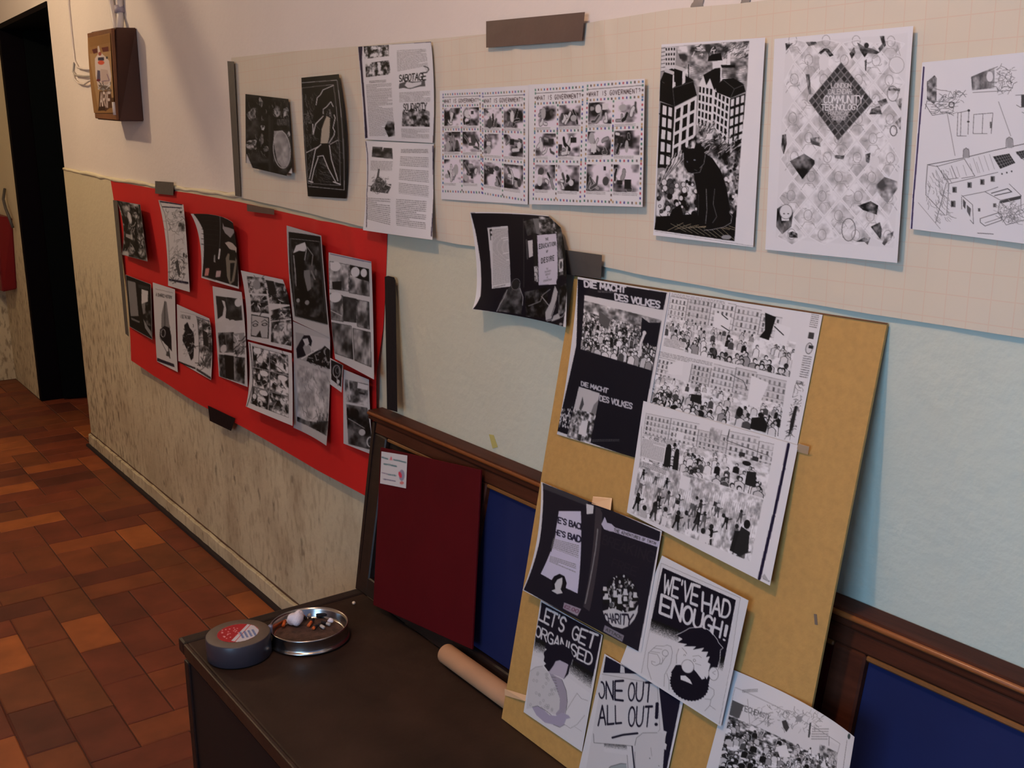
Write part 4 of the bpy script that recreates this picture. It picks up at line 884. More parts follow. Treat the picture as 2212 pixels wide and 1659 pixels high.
    a.ell(180, 1280, 40, 45, .9); a.ring(180, 1280, 42, 48, 4, .5); a.ell(167, 1293, 6, 4, .3); a.ell(195, 1293, 6, 4, .3); a.ell(712, 180, 16, 18, .2)
    a.ell(430, 290, 32, 55, .92); a.ell(765, 950, 32, 40, .9); a.ring(595, 1400, 45, 75, 5, .4); a.ring(885, 500, 36, 50, 4, .4); a.ring(890, 745, 22, 34, 6, .3); a.ring(910, 310, 50, 55, 3, .6); a.line([(905, 250), (915, 180), (935, 250)], 3, .6)
    # central lattice lozenge with lettering
    a.poly(Q, .5); L_ = 9
    a.sub([Q[1], Q[2], Q[3], Q[0]], L_, L_)
    for i in range(L_):
        for j in range(L_):
            if i in (0, 1, L_ - 1, L_ - 2) or j in (0, 1, L_ - 1, L_ - 2) : a.rect(i + .1, j + .1, i + .9, j + .9, .3 - .1 * ((i * 7 + j * 3) % 2))
    a.rect(1.8, 1.8, 7.2, 7.2, .56); a.full()
    for t, q, c in (('1984', [(510, 365), (590, 365), (590, 400), (510, 400)], .85), ('LONDON', [(480, 430), (610, 430), (610, 460), (480, 460)], .85), ('CALENDAR', [(460, 470), (615, 468), (612, 500), (460, 502)], .85), ('COMMUNITY', [(435, 512), (690, 512), (688, 562), (430, 560)], .92), ('TECHNOLOGY', [(415, 570), (665, 568), (660, 606), (415, 608)], .92), ('RADICAL', [(460, 615), (610, 615), (605, 640), (460, 640)], .8), ('SCIENCE', [(480, 648), (585, 648), (580, 672), (480, 672)], .8)):
        a.text(t, q, .16, c, gap=.2)
    a.lines(480, 690, 590, 725, 12, .38, 1)
def art_house(a):
    a.view(1900, 0, 2.9615); g_ = .42
    a.line([(283, 430), (270, 620), (255, 800), (235, 1050), (218, 1250), (205, 1460)], 9, (.25, .2, .35))
    def P(*p, c=g_, t=3.5): a.line(list(p), t, c)
    # vignettes
    a.tone([(300, 520), (345, 480), (358, 500), (355, 640), (340, 660), (300, 630)], 3, 6, .3, .75, 2, 1, .5); a.scrib(380, 560, 500, 640, 26, 30, 3, 2, (.4, .55)); P((290, 660), (330, 730), (450, 710), (460, 650), (300, 640), (290, 690)); a.ring(443, 665, 15, 18, 6, .25); a.scrib(300, 650, 430, 720, 26, 30, 3, 8, (.45, .6), .1)
    a.tone([(560, 490), (700, 430), (700, 560), (565, 575)], 5, 3, .35, .8, 1.8, 3, .5); a.ell(672, 490, 20, 32, .9); a.scrib(710, 440, 815, 580, 60, 22, 3, 4, (.35, .5, .65)); P((560, 500), (720, 428)); P((570, 588), (800, 575))
    P((480, 715), (475, 860), (530, 860)); P((480, 715), (545, 700), (540, 850)); P((575, 725), (570, 845), (655, 845)); P((575, 725), (690, 715), (680, 845)); P((630, 720), (625, 845)); P((500, 712), (495, 860)); a.ell(545, 700, 8, 8, .3); a.ell(542, 770, 8, 6, .3); a.rect(672, 770, 682, 810, .4)
    P((418, 720), (462, 985), c=.55); P((725, 645), (800, 860), c=.55)
    a.rect(865, 600, 890, 680, .3); P((830, 605), (920, 600)); P((835, 665), (860, 680), (920, 675)); P((870, 710), (924, 735), c=.5); P((900, 750), (924, 750), c=.5)
    # terrace
    P((300, 1045), (510, 1000), (700, 950), (924, 900), t=5); P((300, 1050), (290, 1180), (290, 1240), (400, 1370)); P((355, 1050), (425, 1165), (410, 1370)); P((300, 1045), (355, 1055), (520, 1005))
    P((425, 1165), (560, 1130), (720, 1090)); P((380, 1080), (400, 1140), (480, 1128)); P((440, 1050), (470, 1130)); P((520, 1010), (580, 1115), (500, 1130)); 
    for k in range(6): P((390 + k * 40, 1075 - k * 10), (410 + k * 40, 1140 - k * 9), c=.6, t=2.5)
    for k in range(4): P((570 + k * 33, 1000 - k * 8), (600 + k * 33, 1095 - k * 8), c=.6, t=2.5)
    a.rect(512, 940, 545, 1000, .66); a.rect(775, 870, 810, 935, .66); P((510, 1000), (512, 950), (528, 935), (545, 950), (547, 995)); P((770, 935), (772, 880), (790, 865), (812, 880), (815, 930))
    def pan(q):
        a.poly(q, .22); a.sub(q, 7, 4)
        for k in range(1, 7): a.line([(k, 0), (k, 4)], .13, .7, cap=False)
        for k in range(1, 4): a.line([(0, k), (7, k)], .12, .6, cap=False)
        a.full()
    pan([(690, 990), (790, 970), (828, 1030), (735, 1068)]); pan([(830, 960), (924, 940), (924, 985), (865, 1005)])
    P((835, 970), (880, 1010), (924, 1000))
    for x, y, w, h in ((445, 1185, 26, 38), (535, 1155, 26, 36), (612, 1135, 26, 36), (675, 1115, 26, 36), (435, 1275, 28, 42), (885, 1055, 22, 36), (892, 1235, 18, 20), (598, 1322, 14, 22), (690, 1290, 20, 26)): a.rect(x, y, x + w, y + h, .45); a.rect(x + 4, y + 6, x + w * .6, y + h - 6, .2)
    for k in range(3): a.ell(745 + k * 30, 1100 - k * 8, 5, 6, .3)
    P((500, 1240), (565, 1300), (570, 1425), (550, 1400)); P((500, 1250), (500, 1330)); P((505, 1245), (640, 1215), (720, 1185)); P((640, 1215), (735, 1270), (865, 1240), (790, 1165)); P((680, 1225), (780, 1195), (805, 1215), (700, 1240), t=6, c=.35); a.poly([(730, 1275), (865, 1238), (862, 1260), (735, 1292)], .3)
    a.scrib(725, 1300, 860, 1410, 90, 24, 3, 6, (.45, .6, .7)); P((730, 1280), (720, 1350), (770, 1430), (924, 1385)); P((862, 1245), (862, 1330), (924, 1370)); a.poly([(508, 1262), (525, 1285), (522, 1330), (508, 1310)], .35); a.poly([(530, 1300), (555, 1325), (550, 1380), (532, 1345)], .4)
    P((610, 1390), (725, 1350), (745, 1370), (740, 1400), (640, 1438), (612, 1415), (610, 1390), t=4.5); P((640, 1418), (742, 1382)); a.scrib(290, 1060, 420, 1300, 60, 30, 2.6, 7, (.55, .65), 1.2); P((410, 1160), (345, 1420)); P((245, 1290), (372, 1460), c=.65)
    a.line([(595, 1485), (690, 1490)], 5, .45); a.scrib(330, 1330, 420, 1400, 20, 24, 2.6, 9, (.6,), .8)
    # part of the drawing beyond the picture edge
    P((924, 900), (1200, 830), t=5); P((924, 1385), (1100, 1330)); P((1200, 830), (1260, 1000), (1250, 1250), (1100, 1330)); pan([(960, 930), (1060, 905), (1095, 965), (1000, 990)])
    for k in range(4): a.rect(970 + k * 60, 1080 - k * 15, 996 + k * 60, 1120 - k * 15, .4)
def art_edu(a):
    a.view(760, 460, 3.770); K = (.07, .06, .10); a.uv(0, 0, 1, 1).rect(0, 0, 1, 1, .9); a.full()
    a.poly([(968, 0), (1640, 40), (1700, 110), (1722, 200), (1728, 600), (1712, 945), (1400, 870), (985, 778), (1015, 600), (1005, 300), (985, 100)], K)
    a.poly([(1080, 92), (1242, 100), (1255, 568), (1100, 550)], .82); a.text('F', [(1098, 110), (1112, 110), (1114, 168), (1100, 168)], .25, .15)
    a.sub([(1115, 108), (1238, 115), (1250, 530), (1105, 520)], 1, 1).lines(0, 0, 1, 1, .022, .55, 2); a.full().lines(1112, 538, 1210, 552, 8, .4)
    a.line([(1370, 60), (1362, 600)], 6, .2)
    a.poly([(1450, 60), (1505, 60), (1500, 210), (1450, 180)], .45); a.tone([(1500, 40), (1630, 50), (1640, 220), (1500, 210)], 4, 4, .1, .8, 2.5, 5, .5); a.tone([(1640, 60), (1700, 130), (1720, 600), (1640, 640)], 3, 8, .05, .5, 2.5, 6, .6); a.tone([(1370, 80), (1450, 60), (1475, 190), (1400, 200)], 3, 3, .08, .35, 2, 6, .5)
    a.poly([(1400, 240), (1440, 240), (1440, 370), (1408, 375)], .8); a.poly([(1385, 225), (1395, 225), (1400, 385), (1390, 385)], .3); a.poly([(1445, 195), (1475, 200), (1480, 590), (1450, 560)], .12)
    a.poly([(1478, 210), (1635, 225), (1640, 635), (1485, 610)], (.80, .79, .84))
    for t, q in (('THE', [(1545, 250), (1568, 250), (1568, 270), (1545, 270)]), ('EDUCATION', [(1492, 290), (1625, 298), (1625, 330), (1492, 325)]), ('OF', [(1548, 355), (1562, 355), (1562, 372), (1548, 372)]), ('DESIRE', [(1508, 408), (1610, 412), (1610, 448), (1508, 445)])): a.text(t, q, .22, .18, gap=.75)
    for k, (x0, x1) in enumerate(((1548, 1562), (1535, 1585), (1540, 1580), (1552, 1560), (1525, 1592))): a.lines(x0, 494 + k * 22, x1, 506 + k * 22, 8, .4, k)
    a.poly([(1448, 455), (1478, 460), (1478, 585), (1452, 570)], .75); a.scrib(1450, 470, 1476, 580, 14, 14, 3, 3, (.15,)); a.poly([(1650, 455), (1680, 455), (1682, 550), (1650, 550)], .78); a.ell(1665, 500, 9, 30, .2); a.ell(1716, 400, 10, 35, .8)
    a.tone([(1170, 700), (1210, 600), (1245, 570), (1290, 530), (1330, 560), (1340, 640), (1350, 760), (1340, 830), (1160, 800)], 4, 5, .08, .4, 2, 7, .5); a.line([(1150, 800), (1170, 720), (1200, 660), (1225, 590)], 6, .6); a.ell(1292, 565, 34, 44, .14); a.ring(1296, 560, 36, 46, 4, .45); a.line([(1330, 600), (1355, 680), (1350, 750)], 6, .6)
    a.tone([(1370, 640), (1560, 640), (1560, 860), (1380, 850)], 6, 5, .04, .35, 2.6, 8, .6); a.line([(1400, 760), (1500, 735), (1520, 690), (1580, 660)], 7, .5); a.line([(1510, 700), (1560, 760), (1600, 800)], 8, .55)
    a.poly([(1620, 640), (1645, 690), (1630, 790), (1600, 870), (1550, 880), (1545, 820), (1590, 750), (1605, 690)], .72); a.ell(1670, 620, 40, 45, K); a.line([(1640, 740), (1600, 850)], 5, .2); a.poly([(1620, 850), (1665, 835), (1680, 870), (1600, 890)], .7); a.tone([(1650, 660), (1720, 640), (1722, 830), (1660, 850)], 3, 4, .05, .6, 2.6, 9, .55); a.line([(1560, 885), (1700, 860), (1722, 830)], 5, .75); a.ell(1690, 908, 16, 9, .6)

WL = 'w'
sheet('poster', 'dark landscape page with a pale disc, leftmost page on the cream paper', 'poster', [(-2.98, -0.018, 1.588), (-2.8318, -0.018, 1.5757), (-2.6837, -0.018, 1.5634), (-2.9888, -0.021, 1.4872), (-2.8299, -0.0225, 1.4749), (-2.671, -0.024, 1.4627), (-2.9976, -0.024, 1.3863), (-2.8279, -0.027, 1.3742), (-2.6583, -0.03, 1.3621)],81,132,[(530.0, 203.0), (623.0, 214.0), (632.0, 383.0), (531.0, 359.0)], art_clapper, .1, cut=lambda U, V: (V < .955) | ((U > .12) & (U < .90)))
sheet('poster', 'narrow black woodcut poster of a striding figure with white outlines on cream paper', 'poster', [(-2.5957, -0.018, 1.6128), (-2.4887, -0.018, 1.6116), (-2.3818, -0.018, 1.6104), (-2.6011, -0.018, 1.4654), (-2.4718, -0.023, 1.4655), (-2.3424, -0.028, 1.4655), (-2.5951, -0.018, 1.3143), (-2.4852, -0.018, 1.3154), (-2.3753, -0.018, 1.3166)],65,209,[(651.0, 168.0), (732.0, 160.0), (747.0, 429.0), (665.0, 424.0)], art_woodcut, .07)
sheet('page', 'upper half of tall white two-column pamphlet with a heading SOLIDARITY', 'page', [(-2.2781, -0.018, 1.6653), (-2.1155, -0.018, 1.6584), (-1.9529, -0.018, 1.6515), (-2.2693, -0.018, 1.563), (-2.1081, -0.024, 1.5611), (-1.9468, -0.018, 1.5592), (-2.2628, -0.018, 1.4574), (-2.1087, -0.018, 1.4526), (-1.9547, -0.018, 1.4478)],123,170,[(773.0, 101.0), (931.0, 90.0), (936.0, 309.0), (788.0, 301.0)], art_pam1, .90, group=None)
sheet('page', 'lower half of tall two-column text pamphlet hanging below the cream paper edge', 'page', [(-2.2598, -0.0185, 1.4542), (-2.106, -0.0185, 1.45), (-1.9521, -0.0185, 1.4458), (-2.2644, -0.0185, 1.352), (-2.1119, -0.03, 1.3489), (-1.9593, -0.0185, 1.3458), (-2.2674, -0.0305, 1.2472), (-2.103, -0.0365, 1.2472), (-1.9386, -0.0365, 1.2472)],118,161,[(789.0, 304.0), (937.0, 311.0), (934.0, 518.0), (784.0, 497.0)], art_pam2, .90)
sheet('comic_page', 'left white comic spread of dotted photo frames on the cream paper', 'comic', [(-1.9266, -0.016, 1.5529), (-1.772, -0.0155, 1.5513), (-1.6175, -0.015, 1.5498), (-1.9293, -0.016, 1.4425), (-1.7745, -0.0157, 1.4421), (-1.6196, -0.0155, 1.4417), (-1.9321, -0.016, 1.3321), (-1.7769, -0.016, 1.3329), (-1.6218, -0.016, 1.3336)],149,200,[(950.0, 196.0), (1142.0, 184.0), (1140.0, 442.0), (953.0, 430.0)], art_gov1, .91)
sheet('comic_page', 'right white comic spread of dotted photo frames on the cream paper', 'comic', [(-1.6106, -0.02, 1.5502), (-1.4544, -0.02, 1.5475), (-1.2982, -0.02, 1.5449), (-1.6112, -0.02, 1.4426), (-1.4537, -0.021, 1.4435), (-1.2962, -0.022, 1.4445), (-1.6119, -0.02, 1.335), (-1.453, -0.022, 1.3395), (-1.2942, -0.024, 1.344)],195,215,[(1142.0, 183.0), (1393.0, 170.0), (1388.0, 447.0), (1143.0, 441.0)], art_gov2, .91)
sheet('poster', 'black and white poster of a black cat sitting before tower blocks', 'poster', [(-1.2657, -0.016, 1.5946), (-1.1606, -0.016, 1.5914), (-1.0556, -0.016, 1.5882), (-1.2688, -0.018, 1.4471), (-1.163, -0.018, 1.4446), (-1.0571, -0.018, 1.4421), (-1.272, -0.02, 1.2995), (-1.1653, -0.02, 1.2978), (-1.0585, -0.02, 1.296)],174,351,[(1429.0, 96.0), (1653.0, 81.0), (1627.0, 534.0), (1411.0, 508.0)], art_cat, .93)
sheet('poster', 'white poster of small diamond-shaped drawings around a grey lettered lozenge', 'poster', [(-1.0388, -0.016, 1.585), (-0.9294, -0.016, 1.584), (-0.8201, -0.016, 1.5829), (-1.0389, -0.016, 1.4394), (-0.9282, -0.0175, 1.439), (-0.8175, -0.019, 1.4386), (-1.0391, -0.016, 1.2938), (-0.927, -0.019, 1.294), (-0.8149, -0.022, 1.2942)],233,396,[(1673.0, 84.0), (1973.0, 56.0), (1938.0, 568.0), (1653.0, 539.0)], art_comm, .93)
sheet('poster', 'white line drawing of terraced houses with solar roofs cut by the frame', 'poster', [(-0.8042, -0.016, 1.5391), (-0.6586, -0.016, 1.5425), (-0.513, -0.016, 1.546), (-0.8044, -0.016, 1.4385), (-0.6554, -0.017, 1.4362), (-0.5065, -0.018, 1.434), (-0.8046, -0.016, 1.3379), (-0.6523, -0.018, 1.33), (-0.5, -0.02, 1.322)],435,378,[(1992.0, 135.0), (2553.0, 78.5), (2516.6, 566.7), (1965.0, 494.0)], art_house, .92)
sheet('page', 'black double page with pale text columns curling off below the cream paper', 'page', [(-1.8187, -0.018, 1.3105), (-1.6643, -0.018, 1.3161), (-1.5244, -0.022, 1.3164), (-1.7911, -0.022, 1.1889), (-1.6414, -0.0263, 1.2165), (-1.4783, -0.038, 1.2446), (-1.7634, -0.053, 1.1212), (-1.6363, -0.024, 1.1194), (-1.468, -0.046, 1.1241)],160,186,[(1015.0, 458.0), (1203.0, 468.0), (1222.0, 707.0), (1020.0, 668.0)], art_edu, .9, cut=lambda U, V: ~((U > .90) & (V < .16) & ((U - .90) / .10 + (.16 - V) / .16 > 1.0)))

# ---- B: pages on the red banner
VB = (230, 380, 3.606); VC = (440, 460, 3.190)
def panels(a, rows, seed, lo=.12, hi=.88, gain=2.6, mid=.5, m=(.08, .05, .94, .96), gap=.012, balloons=.5, fx=3, fy=3, ink=.1):
    """comic page: rows = list of (height share, [width shares])"""
    rn = random.Random(seed); x0, y0, x1, y1 = m; tot = sum(r_[0] for r_ in rows); y = y0
    a.uv(0, 0, 1, 1, 1, 1, False)
    for h, ws in rows:
        hh = (y1 - y0) * h / tot; x = x0; tw = sum(ws)
        for w in ws:
            ww = (x1 - x0) * w / tw; q = [(x, y), (x + ww - gap * 1.4, y), (x + ww - gap * 1.4, y + hh - gap), (x, y + hh - gap)]
            a.tone(q, fx, fy, lo, hi, gain, rn.randint(0, 99999), mid + rn.uniform(-.06, .06))
            for _ in range(3): a.ell(x + rn.uniform(.15, .8) * ww, y + rn.uniform(.3, .85) * hh, ww * rn.uniform(.06, .14), hh * rn.uniform(.1, .2), rn.choice([.1, .2, .75, .85]))
            a.scrib(x + .1 * ww, y + .2 * hh, x + .85 * ww, y + .85 * hh, 7, ww * .18, .008, rn.randint(0, 999), (ink, .85))
            if rn.random() < balloons: a.ell(x + ww * rn.choice([.28, .65]), y + hh * .16, ww * .24, hh * .14, .9)
            a.line(q + [q[0]], .006, .3, cap=False)
            x += ww
        y += hh
def art_pile(a): a.uv(0, 0, 1, 1, 1, 1, False).tone([(0.02, .01), (.98, .01), (.98, .985), (.02, .985)], 5, 9, .05, .72, 3.4, 33, .56); a.ell(.42, .28, .09, .1, .8); a.scrib(.1, .1, .9, .9, 50, .1, .02, 3, (.06, .6, .1)); a.poly([(.0, .0), (.12, .0), (.2, .3), (.1, .3)], .1); a.poly([(.12, .6), (.38, .6), (.38, .68), (.12, .66)], .6)
def art_strip(a):
    a.view(*VB); a.poly([(418, 198), (590, 222), (588, 238), (420, 215)], (.14, .12, .22)); a.line([(435, 260), (582, 274)], 11, (.12, .1, .2)); a.line([(488, 818), (632, 855)], 12, (.12, .1, .2)); a.line([(412, 195), (450, 330), (470, 560), (485, 815)], 4, .45)
    a.scrib(450, 300, 590, 480, 50, 26, 3.5, 2, (.45, .6, .3)); a.scrib(480, 520, 610, 680, 36, 24, 3.5, 3, (.55, .7)); a.scrib(490, 690, 620, 820, 50, 24, 4, 4, (.35, .5, .2)); a.tone([(550, 425), (605, 430), (612, 515), (560, 508)], 3, 3, .2, .7, 2, 4); a.ell(578, 325, 9, 12, .2); a.ell(600, 685, 8, 14, .25); a.ell(620, 700, 6, 12, .25)
    a.poly([(530, 720), (550, 700), (575, 800), (560, 810)], .3); a.line([(450, 395), (600, 425)], 3, .6)
def art_dark(a):
    a.view(*VB); a.poly([(672, 300), (985, 370), (1012, 560), (1022, 865), (745, 785), (725, 480)], (.09, .07, .08)); 
    for k in range(7): a.line([(715, 350 + k * 40), (830, 355 + k * 42)], 5, .15)
    a.poly([(843, 340), (855, 340), (850, 620), (845, 640)], .3); a.line([(852, 630), (850, 690)], 12, .85)
    a.poly([(870, 400), (880, 440), (985, 440), (985, 470), (940, 530), (890, 500), (868, 460)], (.62, .6, .6)); a.poly([(890, 580), (920, 565), (960, 570), (1005, 600), (1000, 640), (930, 620)], (.75, .7, .66))
    a.poly([(905, 690), (920, 655), (985, 660), (1005, 700), (990, 830), (960, 850), (930, 800)], (.5, .47, .42)); a.rect(935, 625, 990, 700, .08); a.poly([(945, 720), (985, 715), (970, 830), (960, 830)], .1)
    a.rect(762, 745, 790, 785, (.8, .55, .52)); a.rect(845, 765, 880, 800, (.75, .65, .65)); a.poly([(812, 670), (820, 665), (828, 715), (815, 710)], .6)
def art_room(a):
    a.view(*VB); a.uv(0, 0, 1, 1).rect(.02, .01, .98, .985, .08); a.full(); a.poly([(165, 820), (225, 835), (250, 1100), (190, 1100)], .52); a.poly([(272, 890), (322, 905), (320, 990), (272, 1010)], .82); a.poly([(272, 1010), (300, 1000), (300, 1080), (285, 1090)], .5)
    a.poly([(195, 1110), (260, 1140), (255, 1150), (195, 1125)], .45); a.poly([(245, 850), (330, 870), (330, 890), (250, 880)], .2); a.tone([(300, 1000), (345, 1010), (348, 1180), (300, 1160)], 3, 5, .05, .4, 3, 3, .55); a.poly([(285, 1120), (320, 1180), (345, 1215), (352, 1260), (300, 1190)], .55)
def art_spear(a):
    a.view(*VB); a.line([(385, 882), (515, 915)], 3, .5); a.text('A SHARED HISTORY', [(388, 912), (510, 940), (510, 962), (388, 936)], .2, .3, gap=.15)
    a.poly([(455, 975), (470, 985), (492, 1160), (500, 1190), (430, 1180), (432, 1080)], .5); a.line([(455, 985), (458, 1170)], 10, .35)
    a.poly([(420, 1195), (455, 1170), (495, 1190), (508, 1260), (510, 1370), (480, 1330), (440, 1290), (418, 1250)], (.08, .07, .1)); a.ring(445, 1225, 16, 30, 5, .7); a.line([(420, 1260), (450, 1330), (480, 1390)], 4, .35); a.line([(485, 1340), (495, 1420)], 7, .2); a.line([(440, 1290), (480, 1350)], 9, .85); a.poly([(470, 1370), (490, 1365), (490, 1410), (465, 1400)], .3)
    a.poly([(398, 1415), (440, 1432), (525, 1465), (530, 1490), (395, 1440)], (.15, .14, .2))
def art_double(a):
    a.view(*VB); a.text('I SEE THE CHIEF', [(578, 1085), (650, 1105), (650, 1130), (578, 1110)], .2, .3, gap=.15); a.line([(575, 1060), (780, 1120)], 3, .6)
    a.poly([(600, 1170), (625, 1150), (640, 1200), (665, 1240), (672, 1300), (670, 1430), (655, 1445), (625, 1370), (590, 1290), (590, 1250), (605, 1220)], (.1, .1, .11)); a.scrib(600, 1180, 665, 1400, 26, 18, 4, 3, (.5, .2, .7))
    a.tone([(695, 1105), (795, 1150), (815, 1300), (800, 1530), (715, 1470)], 5, 9, .15, .85, 2.8, 8, .5); a.scrib(710, 1130, 805, 1500, 60, 22, 4, 4, (.12, .8, .2)); a.poly([(730, 1230), (770, 1260), (780, 1380), (740, 1350)], .15); a.line([(695, 1108), (795, 1150)], 7, (.15, .14, .25)); a.line([(697, 1105), (712, 1480)], 4, .4)
    a.poly([(562, 1440), (690, 1495), (695, 1508), (562, 1455)], .1); a.poly([(700, 1500), (810, 1570), (812, 1585), (700, 1515)], .25)
def art_explo(a):
    a.view(*VC); a.poly([(85, 575), (250, 610), (262, 780), (100, 760)], .16); a.tone([(150, 590), (250, 610), (258, 760), (170, 740)], 4, 4, .1, .35, 2, 2); a.poly([(125, 610), (145, 620), (155, 680), (150, 740), (205, 790), (150, 800), (90, 790), (95, 740), (130, 720), (140, 660)], .82); a.ell(235, 640, 24, 34, .84)
    for x, y, r_ in ((110, 780, 26), (150, 770, 28), (190, 785, 26), (235, 800, 26), (215, 840, 30), (130, 815, 26), (90, 800, 18)): a.ell(x, y, r_, r_ * .9, .8)
    a.poly([(100, 830), (195, 850), (205, 985), (110, 965)], .2); a.tone([(100, 830), (205, 850), (205, 985), (110, 965)], 4, 4, .08, .5, 2.5, 4, .52); a.poly([(200, 860), (275, 870), (280, 1010), (205, 985)], .6); a.scrib(210, 880, 275, 1000, 30, 18, 6, 3, (.08, .85, .3)); a.ell(138, 945, 22, 26, .78)
    a.tone([(105, 975), (280, 1030), (280, 1180), (112, 1125)], 5, 4, .06, .6, 3, 6, .55); a.poly([(142, 985), (205, 1005), (210, 1150), (155, 1135)], .08); a.line([(208, 1005), (215, 1155)], 3, .6); a.line([(150, 850), (158, 960)], 3, .5)
def art_page4(a):
    a.view(*VC); rn = random.Random(5)
    for k, q in enumerate(([(295, 440), (420, 455), (425, 575), (305, 560)], [(425, 470), (545, 500), (575, 660), (440, 640)], [(310, 570), (425, 590), (438, 710), (318, 690)], [(450, 690), (580, 665), (595, 750), (450, 760)], [(455, 765), (590, 760), (598, 920), (465, 890)])):
        a.tone(q, 4, 4, .1, .8, 3, 40 + k, .52); a.scrib(min(p[0] for p in q) + 10, min(p[1] for p in q) + 10, max(p[0] for p in q) - 15, max(p[1] for p in q) - 15, 14, 26, 5, k, (.08, .85, .4))
    a.poly([(428, 470), (480, 480), (490, 580), (440, 590)], .14); a.ell(360, 505, 26, 36, .6); a.ell(480, 730, 30, 16, .15)
    a.poly([(318, 705), (440, 735), (448, 870), (325, 850)], .12); a.poly([(322, 712), (434, 740), (440, 865), (400, 860), (385, 815), (362, 850), (328, 842)], .72)
    for x in (350, 412): a.ell(x, 778, 20, 10, .2); a.line([(x - 22, 762), (x, 748), (x + 20, 765)], 4, .2); a.ell(x, 778, 12, 5, .75)
def art_page5(a): a.view(*VC); panels(a, [(1, [1, 1.05]), (1, [1, 1.05]), (1, [1, 1.05])], 55, .08, .9, 3.4, .48, (.10, .05, .93, .92), balloons=.8, fx=4, fy=4); a.full(); a.line([(318, 900), (325, 1150), (298, 1330)], 5, .2)
def art_night(a):
    a.view(*VC); a.poly([(588, 130), (803, 165), (855, 775), (632, 712), (600, 400)], .09); a.line([(598, 175), (800, 205)], 4, .5); a.line([(600, 180), (640, 700)], 10, .26); a.line([(800, 205), (840, 700)], 6, .25); a.line([(632, 708), (850, 775)], 5, .45)
    a.tone([(610, 200), (790, 215), (835, 740), (640, 690)], 5, 9, .05, .36, 3, 12, .62); a.poly([(622, 275), (640, 225), (700, 205), (712, 245), (700, 270), (660, 262)], .82); a.poly([(622, 275), (665, 262), (705, 275), (690, 330), (640, 350)], .07); a.line([(625, 290), (632, 350), (640, 440), (645, 500)], 7, .6); a.line([(712, 250), (700, 330), (680, 350)], 7, .6); a.line([(715, 240), (755, 300), (748, 370)], 6, .5)
    a.poly([(690, 400), (735, 400), (745, 530), (720, 545), (705, 480)], .48); a.line([(745, 410), (770, 470)], 9, .5); a.ell(655, 600, 12, 14, .6); a.ell(716, 620, 15, 16, .55); a.ell(775, 420, 8, 20, .4); a.poly([(640, 300), (700, 330), (690, 520), (645, 520)], .05)
def art_eye(a):
    a.view(*VC); a.poly([(632, 830), (690, 840), (868, 875), (865, 1000), (850, 1090), (640, 1020)], .62); a.poly([(690, 842), (865, 872), (865, 960), (800, 940), (740, 980), (720, 900)], .78)
    a.poly([(690, 850), (730, 850), (745, 890), (735, 930), (700, 900), (680, 940), (700, 1000), (640, 1020), (635, 950), (660, 900)], (.08, .08, .12)); a.poly([(680, 880), (715, 870), (725, 910), (700, 930)], .8); a.poly([(720, 980), (800, 950), (830, 920), (865, 950), (862, 1085), (700, 1035)], .1); a.scrib(720, 960, 860, 1070, 36, 18, 5, 5, (.6, .08)); a.line([(670, 1020), (780, 950)], 9, .85)
    a.tone([(640, 1060), (850, 1110), (845, 1540), (640, 1440)], 5, 7, .42, .84, 1.7, 6, .45); a.tone([(640, 1410), (700, 1440), (765, 1450), (850, 1440), (843, 1540), (760, 1500), (640, 1440)], 6, 2, .05, .5, 3, 7, .5)
    for k in range(9): x = 770 + k * 9; a.line([(x, 1440 - (k % 3) * 25), (x, 1500)], 5, .12)
    a.scrib(650, 1080, 840, 1400, 50, 30, 4, 8, (.5, .65), 1.4)
def art_page6(a):
    a.view(*VC); a.line([(875, 285), (1150, 345)], 6, (.35, .3, .45)); 
    for k, (q, lo, hi) in enumerate((([(875, 340), (1000, 365), (1000, 560), (880, 540)], .3, .9), ([(1005, 365), (1135, 395), (1138, 600), (1005, 570)], .15, .75), ([(885, 570), (965, 590), (970, 770), (890, 750)], .25, .8), ([(968, 595), (1052, 615), (1052, 780), (972, 765)], .12, .3), ([(1055, 620), (1135, 640), (1140, 830), (1058, 805)], .2, .7), ([(895, 770), (1020, 800), (1030, 1015), (908, 970)], .12, .62), ([(1030, 815), (1145, 850), (1152, 1070), (1038, 1020)], .12, .7))):
        a.tone(q, 3, 3, lo, hi, 2.2, 70 + k, .5); a.line(q + [q[0]], 3, .2, cap=False)
    a.poly([(1010, 370), (1135, 395), (1135, 490), (1068, 470), (1010, 440)], .08)
    for x, y, rx, ry in ((912, 378, 34, 36), (1042, 418, 30, 38), (1100, 425, 22, 32), (918, 600, 38, 36)): a.ell(x, y, rx, ry, .84)
    a.poly([(895, 490), (955, 485), (955, 550), (900, 540)], .12); a.line([(965, 470), (968, 550)], 5, .3); a.line([(890, 690), (960, 730)], 6, .7)
def art_blot(a):
    a.view(*VC); a.poly([(878, 1015), (955, 1048), (945, 1200), (880, 1150)], (.1, .09, .1)); a.ring(915, 1095, 24, 42, 6, .6); a.ring(920, 1090, 12, 22, 4, .5); a.line([(915, 1130), (925, 1190)], 8, .55); a.ell(925, 1165, 10, 14, .8)
